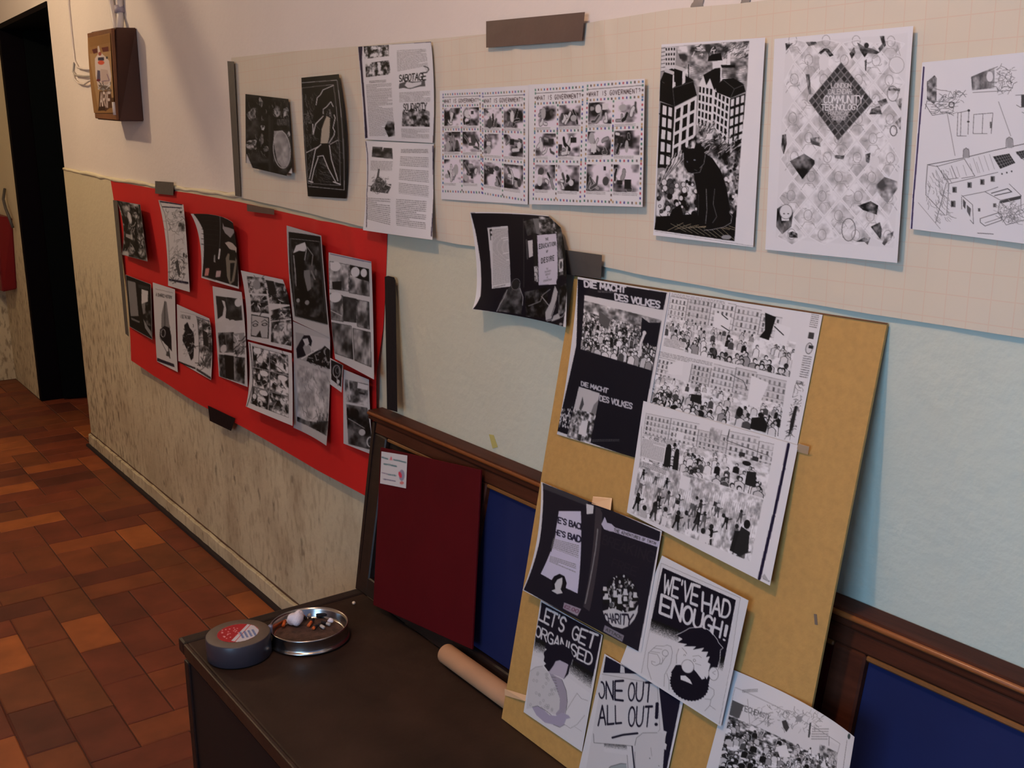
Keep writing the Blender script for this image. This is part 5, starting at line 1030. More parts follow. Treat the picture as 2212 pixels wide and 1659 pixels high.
def art_page7(a):
    a.view(*VC); a.tone([(975, 1140), (1135, 1180), (1130, 1320), (978, 1280)], 4, 4, .2, .8, 2.4, 3, .48); a.poly([(1065, 1165), (1135, 1185), (1130, 1215), (1062, 1200)], .82); a.tone([(985, 1300), (1130, 1330), (1155, 1500), (1160, 1630), (1000, 1590)], 4, 5, .05, .45, 2.6, 4, .55)
    a.ell(1050, 1370, 24, 34, .06); a.ell(1095, 1500, 22, 24, .7); a.line([(1000, 1400), (1050, 1430), (1110, 1470)], 7, .5); a.ring(1150, 1570, 22, 36, 8, .75); a.line([(980, 1290), (1130, 1325)], 4, .8); a.line([(1000, 1150), (1010, 1270)], 8, .75); a.line([(1075, 1230), (1110, 1240)], 12, .15)

G_ = 'w'
sheet('page', 'small dark photo page at the top left corner of the red sheet', 'page', [(-4.406, -0.02, 1.2332), (-4.2199, -0.028, 1.2331), (-4.0338, -0.036, 1.233), (-4.3343, -0.024, 1.131), (-4.1681, -0.033, 1.1307), (-4.0019, -0.042, 1.1305), (-4.3838, -0.026, 1.019), (-4.1769, -0.036, 1.0234), (-3.97, -0.046, 1.0279)],46,97,[(252.0, 433.0), (303.0, 442.0), (319.0, 565.0), (263.0, 550.0)], art_pile, .5)
sheet('comic_page', 'narrow white comic page with dark bars near the top of the red sheet', 'comic', [(-3.8505, -0.024, 1.2566), (-3.6943, -0.031, 1.2553), (-3.5382, -0.038, 1.254), (-3.8045, -0.024, 1.1164), (-3.6725, -0.03, 1.1259), (-3.5404, -0.036, 1.1354), (-3.8223, -0.024, 0.9518), (-3.6953, -0.027, 0.9541), (-3.5683, -0.03, 0.9565)],44,147,[(342.0, 432.0), (396.0, 442.0), (410.0, 631.0), (363.0, 617.0)], art_strip, .84)
sheet('page', 'black double page with curled edges at the top of the red sheet', 'page', [(-3.489, -0.032, 1.2255), (-3.2655, -0.028, 1.232), (-3.1009, -0.036, 1.2186), (-3.4345, -0.028, 1.1423), (-3.2551, -0.025, 1.1397), (-3.105, -0.028, 1.1273), (-3.4449, -0.028, 1.0177), (-3.2724, -0.03, 1.0178), (-3.1, -0.032, 1.0178)],73,112,[(412.0, 462.0), (503.0, 481.0), (516.0, 624.0), (435.0, 600.0)], art_dark, .82)
sheet('page', 'black page with two pale window shapes at the left of the red sheet', 'page', [(-4.3572, -0.026, 0.9411), (-4.1902, -0.026, 0.9387), (-4.0232, -0.026, 0.9363), (-4.3553, -0.028, 0.8349), (-4.1904, -0.03, 0.8325), (-4.0254, -0.032, 0.8301), (-4.3534, -0.03, 0.7286), (-4.1905, -0.034, 0.7263), (-4.0276, -0.038, 0.7239)],47,94,[(271.0, 593.0), (326.0, 614.0), (329.0, 734.0), (280.0, 706.0)], art_room, .7)
sheet('page', 'tall white page with a dark robed figure low on the red sheet', 'page', [(-3.9908, -0.028, 0.9468), (-3.8621, -0.028, 0.9475), (-3.7333, -0.028, 0.9482), (-4.0141, -0.028, 0.7855), (-3.8884, -0.028, 0.7897), (-3.7626, -0.028, 0.7939), (-4.0272, -0.028, 0.6379), (-3.8882, -0.033, 0.6417), (-3.7492, -0.038, 0.6455)],40,139,[(330.0, 610.0), (378.0, 625.0), (384.0, 804.0), (339.0, 781.0)], art_spear, .84)
sheet('page', 'white double page with a standing dark figure on its left half', 'page', [(-3.72, -0.03, 0.8969), (-3.5564, -0.03, 0.8924), (-3.3928, -0.03, 0.8879), (-3.7396, -0.03, 0.7896), (-3.5616, -0.027, 0.7989), (-3.3837, -0.03, 0.8083), (-3.7592, -0.03, 0.6822), (-3.5756, -0.035, 0.6814), (-3.3921, -0.04, 0.6807)],64,104,[(382.0, 657.0), (452.0, 688.0), (456.0, 821.0), (385.0, 781.0)], art_double, .84)
sheet('comic_page', 'tall comic page with white smoke clouds over dark panels', 'comic', [(-3.3438, -0.028, 1.0005), (-3.2165, -0.028, 1.0046), (-3.0892, -0.028, 1.0087), (-3.3454, -0.028, 0.8501), (-3.2138, -0.028, 0.866), (-3.0821, -0.028, 0.882), (-3.3471, -0.028, 0.6996), (-3.2126, -0.031, 0.7069), (-3.0782, -0.034, 0.7141)],52,160,[(459.0, 618.0), (522.0, 631.0), (535.0, 836.0), (473.0, 813.0)], art_explo, .82)
sheet('comic_page', 'comic page with a large pale pair of eyes in its lower left panel', 'comic', [(-3.0844, -0.028, 1.0756), (-2.9217, -0.03, 1.0779), (-2.759, -0.032, 1.0802), (-3.0611, -0.028, 0.9778), (-2.8954, -0.028, 0.9876), (-2.7297, -0.028, 0.9974), (-3.0701, -0.028, 0.865), (-2.8987, -0.03, 0.8745), (-2.7272, -0.032, 0.8841)],78,120,[(520.0, 584.0), (611.0, 604.0), (630.0, 757.0), (534.0, 733.0)], art_page4, .82)
sheet('comic_page', 'busy six-panel comic page curling out at the bottom of the red sheet', 'comic', [(-3.0481, -0.034, 0.8618), (-2.8859, -0.034, 0.8694), (-2.7237, -0.034, 0.877), (-3.0569, -0.034, 0.7488), (-2.8874, -0.0375, 0.7625), (-2.718, -0.04, 0.7763), (-3.063, -0.05, 0.6574), (-2.8795, -0.054, 0.6666), (-2.6959, -0.056, 0.6758)],86,122,[(536.0, 738.0), (630.0, 763.0), (632.0, 920.0), (531.0, 878.0)], art_page5, .84)
sheet('poster', 'tall black night picture with a white hooded shape on the red sheet', 'poster', [(-2.7209, -0.028, 1.2318), (-2.6041, -0.032, 1.2259), (-2.4874, -0.036, 1.22), (-2.7242, -0.028, 1.1012), (-2.6104, -0.028, 1.1), (-2.4967, -0.028, 1.0987), (-2.7147, -0.028, 0.9707), (-2.5947, -0.03, 0.9636), (-2.4747, -0.032, 0.9565)],70,172,[(619.0, 487.0), (694.0, 509.0), (713.0, 730.0), (633.0, 692.0)], art_night, .72)
sheet('page', 'grey-white page with a black figure panel above a faint crowd', 'page', [(-2.7104, -0.03, 0.9689), (-2.5946, -0.03, 0.9629), (-2.4788, -0.03, 0.9569), (-2.7259, -0.03, 0.8136), (-2.6124, -0.0275, 0.8084), (-2.499, -0.03, 0.8031), (-2.7278, -0.04, 0.6607), (-2.6061, -0.042, 0.6637), (-2.4843, -0.054, 0.6667)],69,182,[(633.0, 694.0), (713.0, 729.0), (705.0, 963.0), (634.0, 924.0)], art_eye, .72)
sheet('comic_page', 'seven-panel grey comic page at the top right of the red sheet', 'comic', [(-2.4574, -0.032, 1.1797), (-2.3431, -0.032, 1.1778), (-2.2288, -0.032, 1.1758), (-2.4649, -0.032, 1.0426), (-2.3482, -0.032, 1.0398), (-2.2315, -0.032, 1.037), (-2.4422, -0.036, 0.907), (-2.3198, -0.045, 0.9027), (-2.1974, -0.054, 0.8983)],75,198,[(710.0, 545.0), (802.0, 565.0), (808.0, 820.0), (724.0, 775.0)], art_page6, .78)
sheet('comic_page', 'dark two-panel comic page at the bottom right of the red sheet', 'comic', [(-2.4033, -0.034, 0.8865), (-2.3329, -0.034, 0.8852), (-2.2625, -0.034, 0.8838), (-2.4084, -0.036, 0.7866), (-2.336, -0.035, 0.7881), (-2.2636, -0.034, 0.7897), (-2.4135, -0.038, 0.6866), (-2.3297, -0.039, 0.6913), (-2.2458, -0.04, 0.6961)],54,127,[(741.0, 797.0), (797.0, 820.0), (806.0, 983.0), (742.0, 958.0)], art_page7, .76)
sheet('page', 'tiny black ink-drawing slip between two pages on the red sheet', 'page', [(-2.4638, -0.04, 0.9065), (-2.4268, -0.04, 0.9029), (-2.3899, -0.04, 0.8992), (-2.4678, -0.04, 0.8706), (-2.4328, -0.04, 0.8663), (-2.3977, -0.04, 0.862), (-2.4719, -0.04, 0.8347), (-2.4387, -0.04, 0.8298), (-2.4056, -0.04, 0.8249)],26,47,[(713.0, 773.0), (741.0, 789.0), (738.0, 848.0), (713.0, 830.0)], art_blot, .8)

# ---- C: pages on the hardboard
def art_macht(a):
    a.view(1180, 580, 3.858); K = (.08, .08, .12)
    a.poly([(262, 95), (1003, 205), (970, 360), (880, 880), (750, 1585), (88, 1355), (160, 1000), (225, 700), (240, 400)], K)
    a.text('DIE MACHT', [(318, 112), (665, 158), (660, 212), (318, 168)], .27, (.82, .82, .84), gap=.22)
    a.lines(428, 203, 560, 222, 10, .5, 1); a.text('DES VOLKES', [(572, 225), (946, 285), (940, 342), (572, 280)], .27, (.82, .82, .84), gap=.22)
    a.sub([(310, 248), (975, 358), (870, 875), (262, 725)], 130, 100); a.rect(0, 0, 130, 100, .84); a.tone([(0, 10), (130, 16), (130, 34), (0, 34)], 12, 2, .3, .9, 2.4, 3, .5); a.tone([(0, 30), (130, 34), (130, 100), (0, 100)], 26, 14, .1, .9, 2.6, 6, .48)
    a.crowd(0, 34, 130, 60, 110, 1.3, 2.4, 5, .5); a.poly([(28, 22), (50, 34), (48, 52), (30, 44)], .35); a.poly([(100, 18), (112, 24), (130, 20), (130, 60), (104, 58)], K)
    a.crowd(0, 60, 130, 92, 60, 2.6, 4.2, 9, .45); a.line([(108, 80), (105, 60), (108, 44)], 4, .85); a.ell(108, 42, 3, 3.5, .85)
    a.full().text('DIE MACHT', [(275, 985), (505, 1038), (500, 1072), (275, 1016)], .26, (.75, .75, .77), gap=.2); a.text('DES VOLKES', [(437, 1092), (712, 1150), (706, 1192), (437, 1132)], .26, (.75, .75, .77), gap=.2)
    a.sub([(255, 1025), (435, 1075), (370, 1465), (175, 1400)], 60, 110); a.rect(0, 0, 60, 110, .76); a.poly([(16, 20), (24, 36), (20, 52), (14, 48)], .3); a.poly([(60, 15), (60, 70), (44, 62), (50, 30)], .5); a.tone([(0, 52), (60, 48), (60, 110), (0, 110)], 9, 8, .15, .9, 2.4, 4, .5); a.poly([(28, 70), (44, 68), (46, 100), (26, 98)], .86); a.rect(28, 98, 36, 110, .2)
    a.full(); rn = random.Random(7)
    for k in range(60): x, y = rn.uniform(105, 190), rn.uniform(1190, 1330); a.ell(x, y, 5, 9, rn.choice([.7, .85, .4]))
    for k in range(40): x, y = rn.uniform(180, 250), rn.uniform(1180, 1340); a.ell(x, y, 5, 8, rn.choice([.5, .3, .7]))
    a.lines(385, 1430, 610, 1445, 10, .35, 2)
def street(a, h, seed, flagq=(), dark=.4, sky=.9, cn=80, cy=.45, r_=(1.6, 4.5), grid=True):
    rn = random.Random(seed); w = 200; a.rect(0, 0, w, h, .9)
    x = 0
    while x < w:
        bw = rn.uniform(26, 48); top = rn.uniform(0, h * .12)
        if rn.random() < .88:
            a.rect(x, top, x + bw, h * .66, rn.choice([.86, .82, .88])); a.facade(x + 2, top + 3, x + bw - 2, h * .5, int(bw / 7), max(int(h * .5 / 11), 2), .3, .42, .66, rn.randint(0, 999), .9)
            for k in range(5): a.line([(x, top + k * h * .11), (x + bw, top + k * h * .11 + 1)], .7, .55, cap=False)
            a.line([(x, top), (x, h * .6)], .9, .4, cap=False)
        x += bw
    a.tone([(0, h * cy), (w, h * cy), (w, h), (0, h)], 30, 9, .62, .95, 2.0, seed, .36)
    a.crowd(0, h * cy, w, h * .98, cn, r_[0], r_[1], seed + 1, dark * .6)
    for q, c in flagq: a.poly(q, c)
def art_street1(a):
    a.view(1400, 620, 4.88); a.sub([(245, 60), (1615, 275), (1490, 935), (160, 615)], 200, 96); street(a, 96, 3, [([(78, 20), (105, 24), (104, 48), (80, 44)], .92), ([(152, 8), (168, 12), (166, 30), (164, 48), (150, 46), (156, 34)], .08), ([(170, 20), (190, 24), (188, 52), (170, 48)], .92)], .5)
    a.rect(0, 0, 96, 6, .9); a.lines(1, 1, 92, 6, 2.2, .6, 4); a.rect(0, 80, 40, 96, .9); a.lines(1, 81, 38, 95, 2.4, .55, 5)
    a.line([(90, 22), (100, 28)], 1.5, .15); a.line([(92, 40), (106, 46)], 1.5, .15); a.line([(168, 26), (182, 36)], 1.5, .15)
    a.full().sub([(115, 660), (1465, 945), (1370, 1580), (0, 1215)], 200, 96); street(a, 96, 8, [([(20, 22), (44, 6), (46, 34), (24, 38)], .92), ([(150, 8), (176, 14), (166, 60), (150, 56)], .92)], .45)
    a.rect(0, 0, 92, 10, .9); a.lines(1, 1, 90, 10, 2.3, .58, 6); a.line([(120, 14), (140, 20), (148, 34)], 1, .3); a.poly([(160, 76), (176, 70), (184, 82), (182, 94), (160, 94)], .1); a.ell(172, 68, 4, 4, .1); a.poly([(66, 62), (82, 60), (84, 76), (66, 74)], .12); a.ell(142, 72, 5, 8, .1)
    a.full().sub([(1000, 2600), (1000, 2600), (1000, 2600), (1000, 2600)], 1, 1) if False else None
    # strip of the neighbouring page at the right
    a.full(); a.sub([(1720, 285), (1800, 300), (1680, 960), (1590, 945)], 10, 60); a.lines(0, 0, 10, 14, 2, .5, 2); a.rect(1, 18, 8, 24, .25); a.ell(5, 33, 4, 5, .85); a.ring(5, 33, 4, 5, .8, .4); a.rect(4, 30, 10, 33, .2); a.lines(0, 40, 10, 60, 2, .5, 3)
    a.full().sub([(1560, 970), (1660, 990), (1530, 1640), (1420, 1610)], 10, 60); a.scrib(1, 2, 9, 56, 60, 3, .5, 3, (.3, .5)); a.poly([(4, 26), (7, 26), (7, 46), (4, 56), (3, 40)], .15); a.lines(0, 0, 8, 3, 1.4, .3); a.line([(0, 3), (0, 18)], .8, .2)
def art_street2(a):
    a.view(1340, 900, 4.367); a.sub([(240, -30), (1440, 195), (1345, 780), (175, 400)], 200, 96); street(a, 96, 15, [([(60, 22), (74, 24), (72, 40), (60, 38)], .92)], .4, cn=70)
    a.rect(0, 52, 46, 92, .88); a.lines(1, 54, 44, 90, 2.6, .6, 7); a.poly([(46, 58), (56, 58), (58, 94), (46, 94)], .12); a.poly([(62, 62), (70, 62), (72, 96), (62, 96)], .12); a.ell(51, 56, 4, 5, .1); a.ell(66, 60, 3.4, 4.4, .12); a.poly([(172, 62), (184, 60), (186, 84), (172, 84)], .14); a.ell(170, 50, 6, 4, .1); a.rect(158, 34, 166, 41, .2); a.rect(176, 36, 184, 43, .2); a.line([(140, 0), (138, 20), (196, 30)], .9, .2); a.tone([(112, 2), (130, 4), (128, 30), (112, 20)], 4, 3, .55, .9, 1.8, 4)
    a.full().sub([(185, 400), (1325, 790), (1210, 1360), (100, 905)], 200, 96); a.rect(0, 0, 200, 96, .88); a.tone([(0, 0), (200, 0), (200, 96), (0, 96)], 34, 10, .5, .96, 2.0, 31, .40)
    for k in range(60): x = 3.3 * k; a.line([(x, 10 + (k * 13) % 14), (x - 1, 60 + (k * 7) % 20)], .5, .6, cap=False)
    rn = random.Random(12)
    for k in range(46):
        x, y = rn.uniform(4, 192), rn.uniform(20, 84); q = 1.5 + y / 30; c = rn.choice([.1, .2, .3, .75, .9, .4]); a.poly([(x - q, y), (x + q, y), (x + q * 1.1, y + q * 3), (x - q, y + q * 3)], c); a.line([(x - q * .6, y + q * 3), (x - q * 1.4, y + q * 6)], q * .7, c); a.line([(x + q * .5, y + q * 3), (x + q, y + q * 6)], q * .7, c); a.ell(x, y - q, q * .9, q * 1.1, rn.choice([.15, .85])); a.line([(x + q, y + q), (x + q * 2.6, y)], q * .5, c)
    a.rect(4, 6, 50, 12, .9); a.lines(5, 4, 46, 13, 2.4, .4, 2); a.rect(70, 4, 86, 26, .92); a.poly([(168, 60), (182, 56), (188, 74), (182, 94), (166, 92)], .12); a.ell(184, 44, 5, 7, .1); a.poly([(176, 50), (190, 54), (194, 84), (182, 96), (172, 90)], .15)
    a.full(); a.line([(1575, 260), (1530, 500), (1440, 920)], 30, (.12, .10, .2)); a.line([(1435, 940), (1370, 1220), (1300, 1520)], 32, (.12, .10, .2)); a.line([(1340, 1520), (1400, 1550)], 14, .6); a.line([(190, 395), (200, 100)], 3, .5)
    for k in range(7): a.line([(1350 - k * 4, 1480 + k * 4), (1390, 1540 + k)], 5, .7)
def art_attack(a):
    a.view(1120, 1020, 3.95); K = (.12, .11, .15); a.uv(0, 0, 1, 1).rect(0, 0, 1, 1, .86); a.full()
    a.poly([(210, 95), (700, 285), (1208, 510), (1130, 940), (1020, 1530), (540, 1280), (45, 1000), (140, 560)], K)
    a.poly([(205, 95), (600, 240), (590, 290), (205, 140)], (.22, .22, .24)); a.poly([(660, 295), (720, 320), (600, 1180), (545, 1140)], (.24, .22, .24)); a.line([(665, 480), (640, 640), (600, 860), (560, 1110)], 10, .5)
    a.poly([(325, 322), (525, 330), (515, 520), (490, 1022), (390, 975), (265, 905), (165, 848), (240, 650), (290, 460)], (.80, .79, .86)); a.poly([(240, 650), (290, 460), (285, 510), (245, 660)], .3)
    a.text("E'S BACK", [(318, 372), (545, 440), (540, 486), (310, 415)], .24, (.14, .13, .2), gap=.22); a.poly([(525, 320), (580, 340), (560, 520), (517, 505)], K); a.text("HE'S BAD", [(280, 470), (512, 535), (506, 586), (275, 508)], .24, (.14, .13, .2), gap=.22); a.poly([(255, 440), (292, 450), (270, 530), (240, 520)], K)
    a.sub([(262, 545), (500, 612), (490, 715), (240, 620)], 1, 1).lines(0, 0, .98, 1, .16, .5, 3); a.full().sub([(235, 690), (475, 770), (470, 850), (230, 745)], 1, 1).lines(0, 0, .98, 1, .2, .5, 4)
    a.full(); a.poly([(262, 905), (280, 870), (325, 848), (370, 870), (392, 930), (385, 990), (340, 1010), (280, 990)], (.08, .07, .1)); a.poly([(352, 880), (355, 930), (345, 985), (365, 1020), (320, 1030), (270, 1000), (300, 985), (290, 940), (310, 900)], .8)
    a.poly([(580, 272), (645, 288), (632, 352), (575, 356)], .82); a.poly([(385, 1105), (530, 1160), (505, 1225), (380, 1160)], (.62, .58, .62)); a.text('£2.00', [(395, 1125), (515, 1170), (505, 1200), (388, 1150)], .2, (.45, .3, .38), gap=.25)
    a.poly([(700, 440), (735, 380), (752, 430), (790, 440), (820, 470), (1205, 595), (1190, 640), (800, 505), (770, 500), (720, 480)], (.74, .73, .80)) ; a.poly([(700, 320), (1208, 510), (1200, 588), (800, 450), (730, 380)], K)
    a.text('THE ADVENTURES OF TINTIN', [(812, 478), (1172, 598), (1166, 618), (806, 500)], .22, .25, gap=.5)
    a.text('BREAKING', [(720, 530), (1160, 680), (1140, 770), (700, 600)], .14, (.155, .14, .17)); a.text('FREE', [(800, 730), (1010, 810), (990, 880), (780, 790)], .14, (.15, .135, .165))
    rn = random.Random(8); a.ell(862, 1095, 158, 235, (.10, .09, .12), n=40)
    for k in range(150):
        t = rn.uniform(0, 2 * PI); r_ = math.sqrt(rn.random()); x, y = 862 + 145 * r_ * math.cos(t), 1040 + 165 * r_ * math.sin(t); q = 9 + (y - 870) * .05; a.ell(x, y, q * rn.uniform(.6, 1), q * rn.uniform(.8, 1.4), rn.choice([.82, .75, .1, .1, .6, .35]), n=9)
    for x, y, h in ((815, 1040, 44), (905, 1025, 40), (960, 1130, 44), (855, 1090, 60), (740, 1060, 40), (990, 1050, 34), (725, 990, 26), (905, 1080, 30)): a.poly([(x - 16, y - h), (x + 14, y - h * .9), (x + 16, y + h * .4), (x - 6, y + h * .8), (x - 18, y + h * .2)], .8); a.poly([(x - 26, y + h * .4), (x + 26, y + h * .4), (x + 30, y + h * 1.3), (x - 30, y + h * 1.3)], .1)
    a.poly([(712, 1175), (800, 1150), (900, 1190), (990, 1170), (1018, 1120), (1012, 1190), (985, 1250), (940, 1305), (880, 1330), (800, 1310), (740, 1250)], .78)
    a.text('CHARITY', [(722, 1200), (975, 1210), (955, 1305), (745, 1270)], .17, (.14, .12, .18), gap=.2); a.poly([(735, 1300), (900, 1390), (885, 1445), (725, 1355)], (.52, .50, .54)); a.text('ATTACK', [(750, 1325), (885, 1400), (880, 1425), (745, 1348)], .2, .3, gap=.2)
def art_enough(a):
    a.view(1340, 1180, 4.147); K = (.08, .07, .12); L_ = .58; P = .86
    a.poly([(365, 140), (1080, 460), (890, 1590), (190, 1130)], P); a.line([(372, 145), (300, 640), (195, 1135)], 3, L_); a.line([(372, 143), (1075, 462), (1000, 1000), (885, 1585)], 3, L_)
    a.poly([(388, 180), (1038, 475), (990, 740), (940, 1000), (900, 960), (880, 800), (520, 720), (300, 630)], K)
    a.fade([(302, 600), (560, 705), (530, 860), (276, 780)], .08, .86, 4, .1); a.fade([(895, 930), (952, 930), (925, 1090), (885, 1070)], .08, .86, 5)
    a.text("WE'VE", [(412, 238), (722, 352), (705, 498), (398, 375)], .16, .86, gap=.22); a.text('HAD', [(752, 400), (1000, 488), (978, 612), (748, 545)], .16, .86, gap=.22); a.text('ENOUGH', [(390, 398), (928, 640), (905, 765), (375, 548)], .17, .86, gap=.22); a.text('!', [(940, 662), (992, 680), (965, 800), (922, 780)], .12, .86)
    # fist
    def P_(*p, t=3.5): a.line(list(p), t, .5)
    P_((285, 1190), (255, 1060), (270, 920), (320, 870), (345, 848), (410, 850), (440, 838), (475, 850), (488, 900), (470, 1010), (410, 1130), (400, 1250)); P_((270, 920), (350, 930), (375, 980), (370, 1020), (330, 1045), (298, 1030), (296, 1000), (330, 1010)); P_((320, 872), (395, 880)); P_((290, 905), (375, 915)); a.ring(423, 915, 27, 30, 4, .5); P_((400, 960), (395, 1010), (330, 1045)); P_((440, 940), (420, 960), (380, 1030)); P_((430, 1110), (450, 1190), (445, 1280))
    # head
    a.poly([(545, 850), (600, 830), (700, 860), (800, 920), (820, 1010), (800, 1100), (770, 1160), (700, 1090), (560, 1030), (525, 1010), (530, 900)], .88)
    a.poly([(525, 745), (600, 715), (640, 690), (740, 680), (820, 715), (880, 790), (925, 850), (900, 950), (885, 1030), (860, 1030), (820, 1085), (785, 1160), (800, 1090), (825, 1000), (800, 985), (820, 930), (785, 940), (805, 890), (745, 890), (770, 855), (670, 875), (700, 845), (590, 845), (620, 825), (535, 812), (580, 780)], K)
    a.line([(525, 745), (600, 708), (640, 684), (740, 673), (825, 708), (885, 785), (895, 810), (935, 855), (912, 875), (908, 955), (890, 1030)], 5, .86)
    a.line([(545, 870), (525, 930), (522, 1010)], 4, .5); a.line([(575, 860), (610, 900), (615, 915)], 4, .5); a.ring(597, 930, 8, 10, 3.5, .4); a.ring(683, 972, 10, 12, 3.5, .4); P_((668, 935), (720, 925), (745, 945)); P_((690, 1000), (740, 1015)); P_((695, 1030), (725, 1040)); P_((570, 970), (620, 962))
    rn = random.Random(2); bd = []
    for k in range(72):
        t = 2 * PI * k / 72; rx, ry = 172, 178; q = 1 + (.035 if k % 2 else -.02); bd.append((632 + rx * q * math.cos(t), 1195 + ry * q * math.sin(t) * (1 if math.sin(t) > 0 else .98)))
    a.poly(bd, K); a.poly([(540, 1025), (575, 1000), (700, 1000), (760, 1090), (790, 1150), (810, 1100), (800, 960), (560, 930)], .88); a.poly([(515, 1025), (560, 1020), (590, 1080), (660, 1095), (700, 1100), (740, 1160), (780, 1165), (805, 1110), (820, 1050), (835, 1060), (805, 1180), (780, 1260), (560, 1260), (470, 1100)], K)
    a.ell(622, 1030, 55, 64, .88); a.ring(622, 1032, 55, 64, 4, .45); a.poly([(555, 1125), (600, 1122), (640, 1160), (660, 1205), (600, 1180), (555, 1165)], .88); a.poly([(680, 960), (790, 1000), (770, 1140), (745, 1150), (700, 1085), (678, 1060)], .88); a.ring(683, 972, 10, 12, 3.5, .4); P_((690, 1000), (740, 1015))
    a.ell(850, 1090, 42, 62, .88); a.ring(850, 1090, 42, 62, 4, .45); P_((840, 1080), (870, 1060)); P_((845, 1085), (865, 1095)); P_((800, 1210), (850, 1240), (850, 1290), (820, 1340), (765, 1340)); P_((820, 1340), (810, 1400), (760, 1465)); P_((810, 1405), (860, 1440)); a.scrib(570, 1245, 590, 1260, 2, 5, 2, 1)
def art_organised(a):
    a.view(1100, 1280, 4.376); K = (.10, .09, .14)
    a.poly([(308, 95), (870, 400), (790, 800), (560, 640), (300, 520), (245, 460), (270, 300)], K); a.fade([(250, 440), (345, 480), (330, 640), (222, 600)], .1, .84, 2); a.fade([(570, 620), (792, 770), (760, 960), (545, 800)], .1, .84, 3)
    a.text("LET'S", [(298, 130), (548, 255), (510, 385), (278, 260)], .17, .84, gap=.2); a.text('GET', [(612, 320), (835, 405), (795, 545), (590, 440)], .15, .84, gap=.25); a.text('ORGANISED', [(258, 318), (790, 590), (768, 700), (248, 418)], .15, .84, gap=.2)
    a.line([(590, 560), (606, 620), (590, 690)], 5, .8)
    hair = [(465 + 138 * math.cos(t) * (1 + .05 * math.cos(9 * t)), 620 + 122 * math.sin(t) * (1 + .05 * math.sin(9 * t))) for t in (2 * PI * k / 60 for k in range(60))]
    a.poly(hair, K); a.poly([(330, 700), (420, 620), (410, 750), (370, 755)], K); a.poly([(440, 660), (480, 650), (560, 690), (545, 760), (520, 830), (460, 800), (370, 770), (420, 700)], (.72, .70, .75)); a.poly([(560, 690), (575, 700), (560, 780), (515, 830), (540, 770)], K)
    a.poly([(380, 770), (500, 830), (540, 930), (550, 1040), (520, 1180), (440, 1160), (480, 1040), (450, 930)], (.64, .62, .67)); a.line([(500, 835), (540, 940), (550, 1040), (530, 1170)], 4, .35)
    for k in range(9): a.line([(400 + k * 6, 810 + k * 26), (440 + k * 5, 815 + k * 26)], 5, .42)
    a.poly([(195, 750), (240, 720), (310, 705), (370, 765), (430, 870), (480, 1010), (475, 1110), (430, 1160), (330, 1110), (240, 1090), (165, 1100), (180, 900)], .80); a.line([(200, 750), (250, 715), (320, 705)], 3, .5)
    rn = random.Random(3)
    for k in range(34): x, y = rn.uniform(200, 440), rn.uniform(760, 1120); a.ring(x, y, 9, 12, 3, .6, 8)
    a.poly([(220, 1090), (270, 1075), (330, 1110), (380, 1160), (440, 1170), (500, 1140), (560, 1165), (580, 1190), (540, 1200), (520, 1250), (470, 1275), (420, 1250), (340, 1230), (260, 1160)], (.66, .64, .72)); a.line([(220, 1085), (270, 1075), (340, 1115), (400, 1160)], 4, .35); a.line([(420, 1250), (480, 1275), (525, 1250)], 4, .35)
    a.line([(540, 1120), (640, 960), (680, 1010), (740, 1030)], 3, .5); a.line([(520, 1250), (580, 1285), (640, 1250), (710, 1165)], 3, .5); a.line([(620, 1270), (680, 1310)], 3, .5)
def art_allout(a):
    a.view(1100, 1280, 4.376); K = (.10, .09, .16); a.poly([(915, 605), (1620, 1010), (1600, 1120), (1480, 1680), (880, 1720), (730, 1660)], .82)
    a.poly([(915, 605), (1215, 772), (890, 758)], K); a.poly([(1055, 690), (1090, 710), (1095, 765), (1050, 762)], .82); a.poly([(1415, 890), (1618, 1010), (1480, 1700), (1440, 1700), (1465, 1400), (1490, 1310), (1460, 1300)], K)
    a.line([(880, 770), (1400, 870), (1425, 1290), (1400, 1320), (1290, 1325)], 3, .45); a.line([(800, 1330), (805, 1415), (1170, 1445)], 4, .3)
    a.text('ONE', [(848, 845), (1082, 835), (1080, 1020), (850, 992)], .12, K, gap=.25); a.poly([(800, 800), (868, 800), (870, 925), (835, 960), (800, 960)], .82); a.text('OUT', [(1132, 858), (1362, 852), (1345, 1035), (1128, 1018)], .12, K, gap=.25); a.text('ALL', [(850, 1065), (1060, 1070), (1066, 1228), (845, 1250)], .12, K, gap=.25); a.text('OUT', [(1135, 1082), (1355, 1076), (1335, 1262), (1130, 1258)], .12, K, gap=.25); a.text('!', [(1370, 1045), (1430, 1048), (1420, 1250), (1360, 1245)], .11, K)
    a.line([(980, 1367), (1080, 1340), (1215, 1325)], 20, K); a.poly([(1110, 1445), (1170, 1450), (1190, 1690), (1130, 1690)], .84); a.line([(1165, 1450), (1190, 1700)], 12, K); a.line([(1112, 1445), (1130, 1700)], 4, .4)
    a.poly([(1185, 1440), (1200, 1370), (1260, 1320), (1420, 1310), (1480, 1340), (1465, 1480), (1450, 1690), (1200, 1690)], .80); a.line([(1190, 1440), (1205, 1370), (1265, 1322), (1400, 1320)], 4, .4); a.line([(1190, 1500), (1190, 1600), (1200, 1690)], 4, .4); a.line([(1340, 1460), (1350, 1540)], 3, .5); a.ell(1330, 1560, 5, 7, .4); a.ell(1415, 1630, 5, 6, .5)
    a.fade([(900, 1420), (1110, 1436), (1122, 1530), (900, 1500)], .3, .84, 3, .25); a.poly([(920, 1690), (960, 1640), (1060, 1610), (1110, 1620), (1120, 1690)], (.62, .66, .66)); a.line([(920, 1690), (960, 1640), (1060, 1610), (1110, 1615)], 5, .3); a.poly([(1468, 1410), (1490, 1430), (1480, 1480), (1455, 1470)], .82)
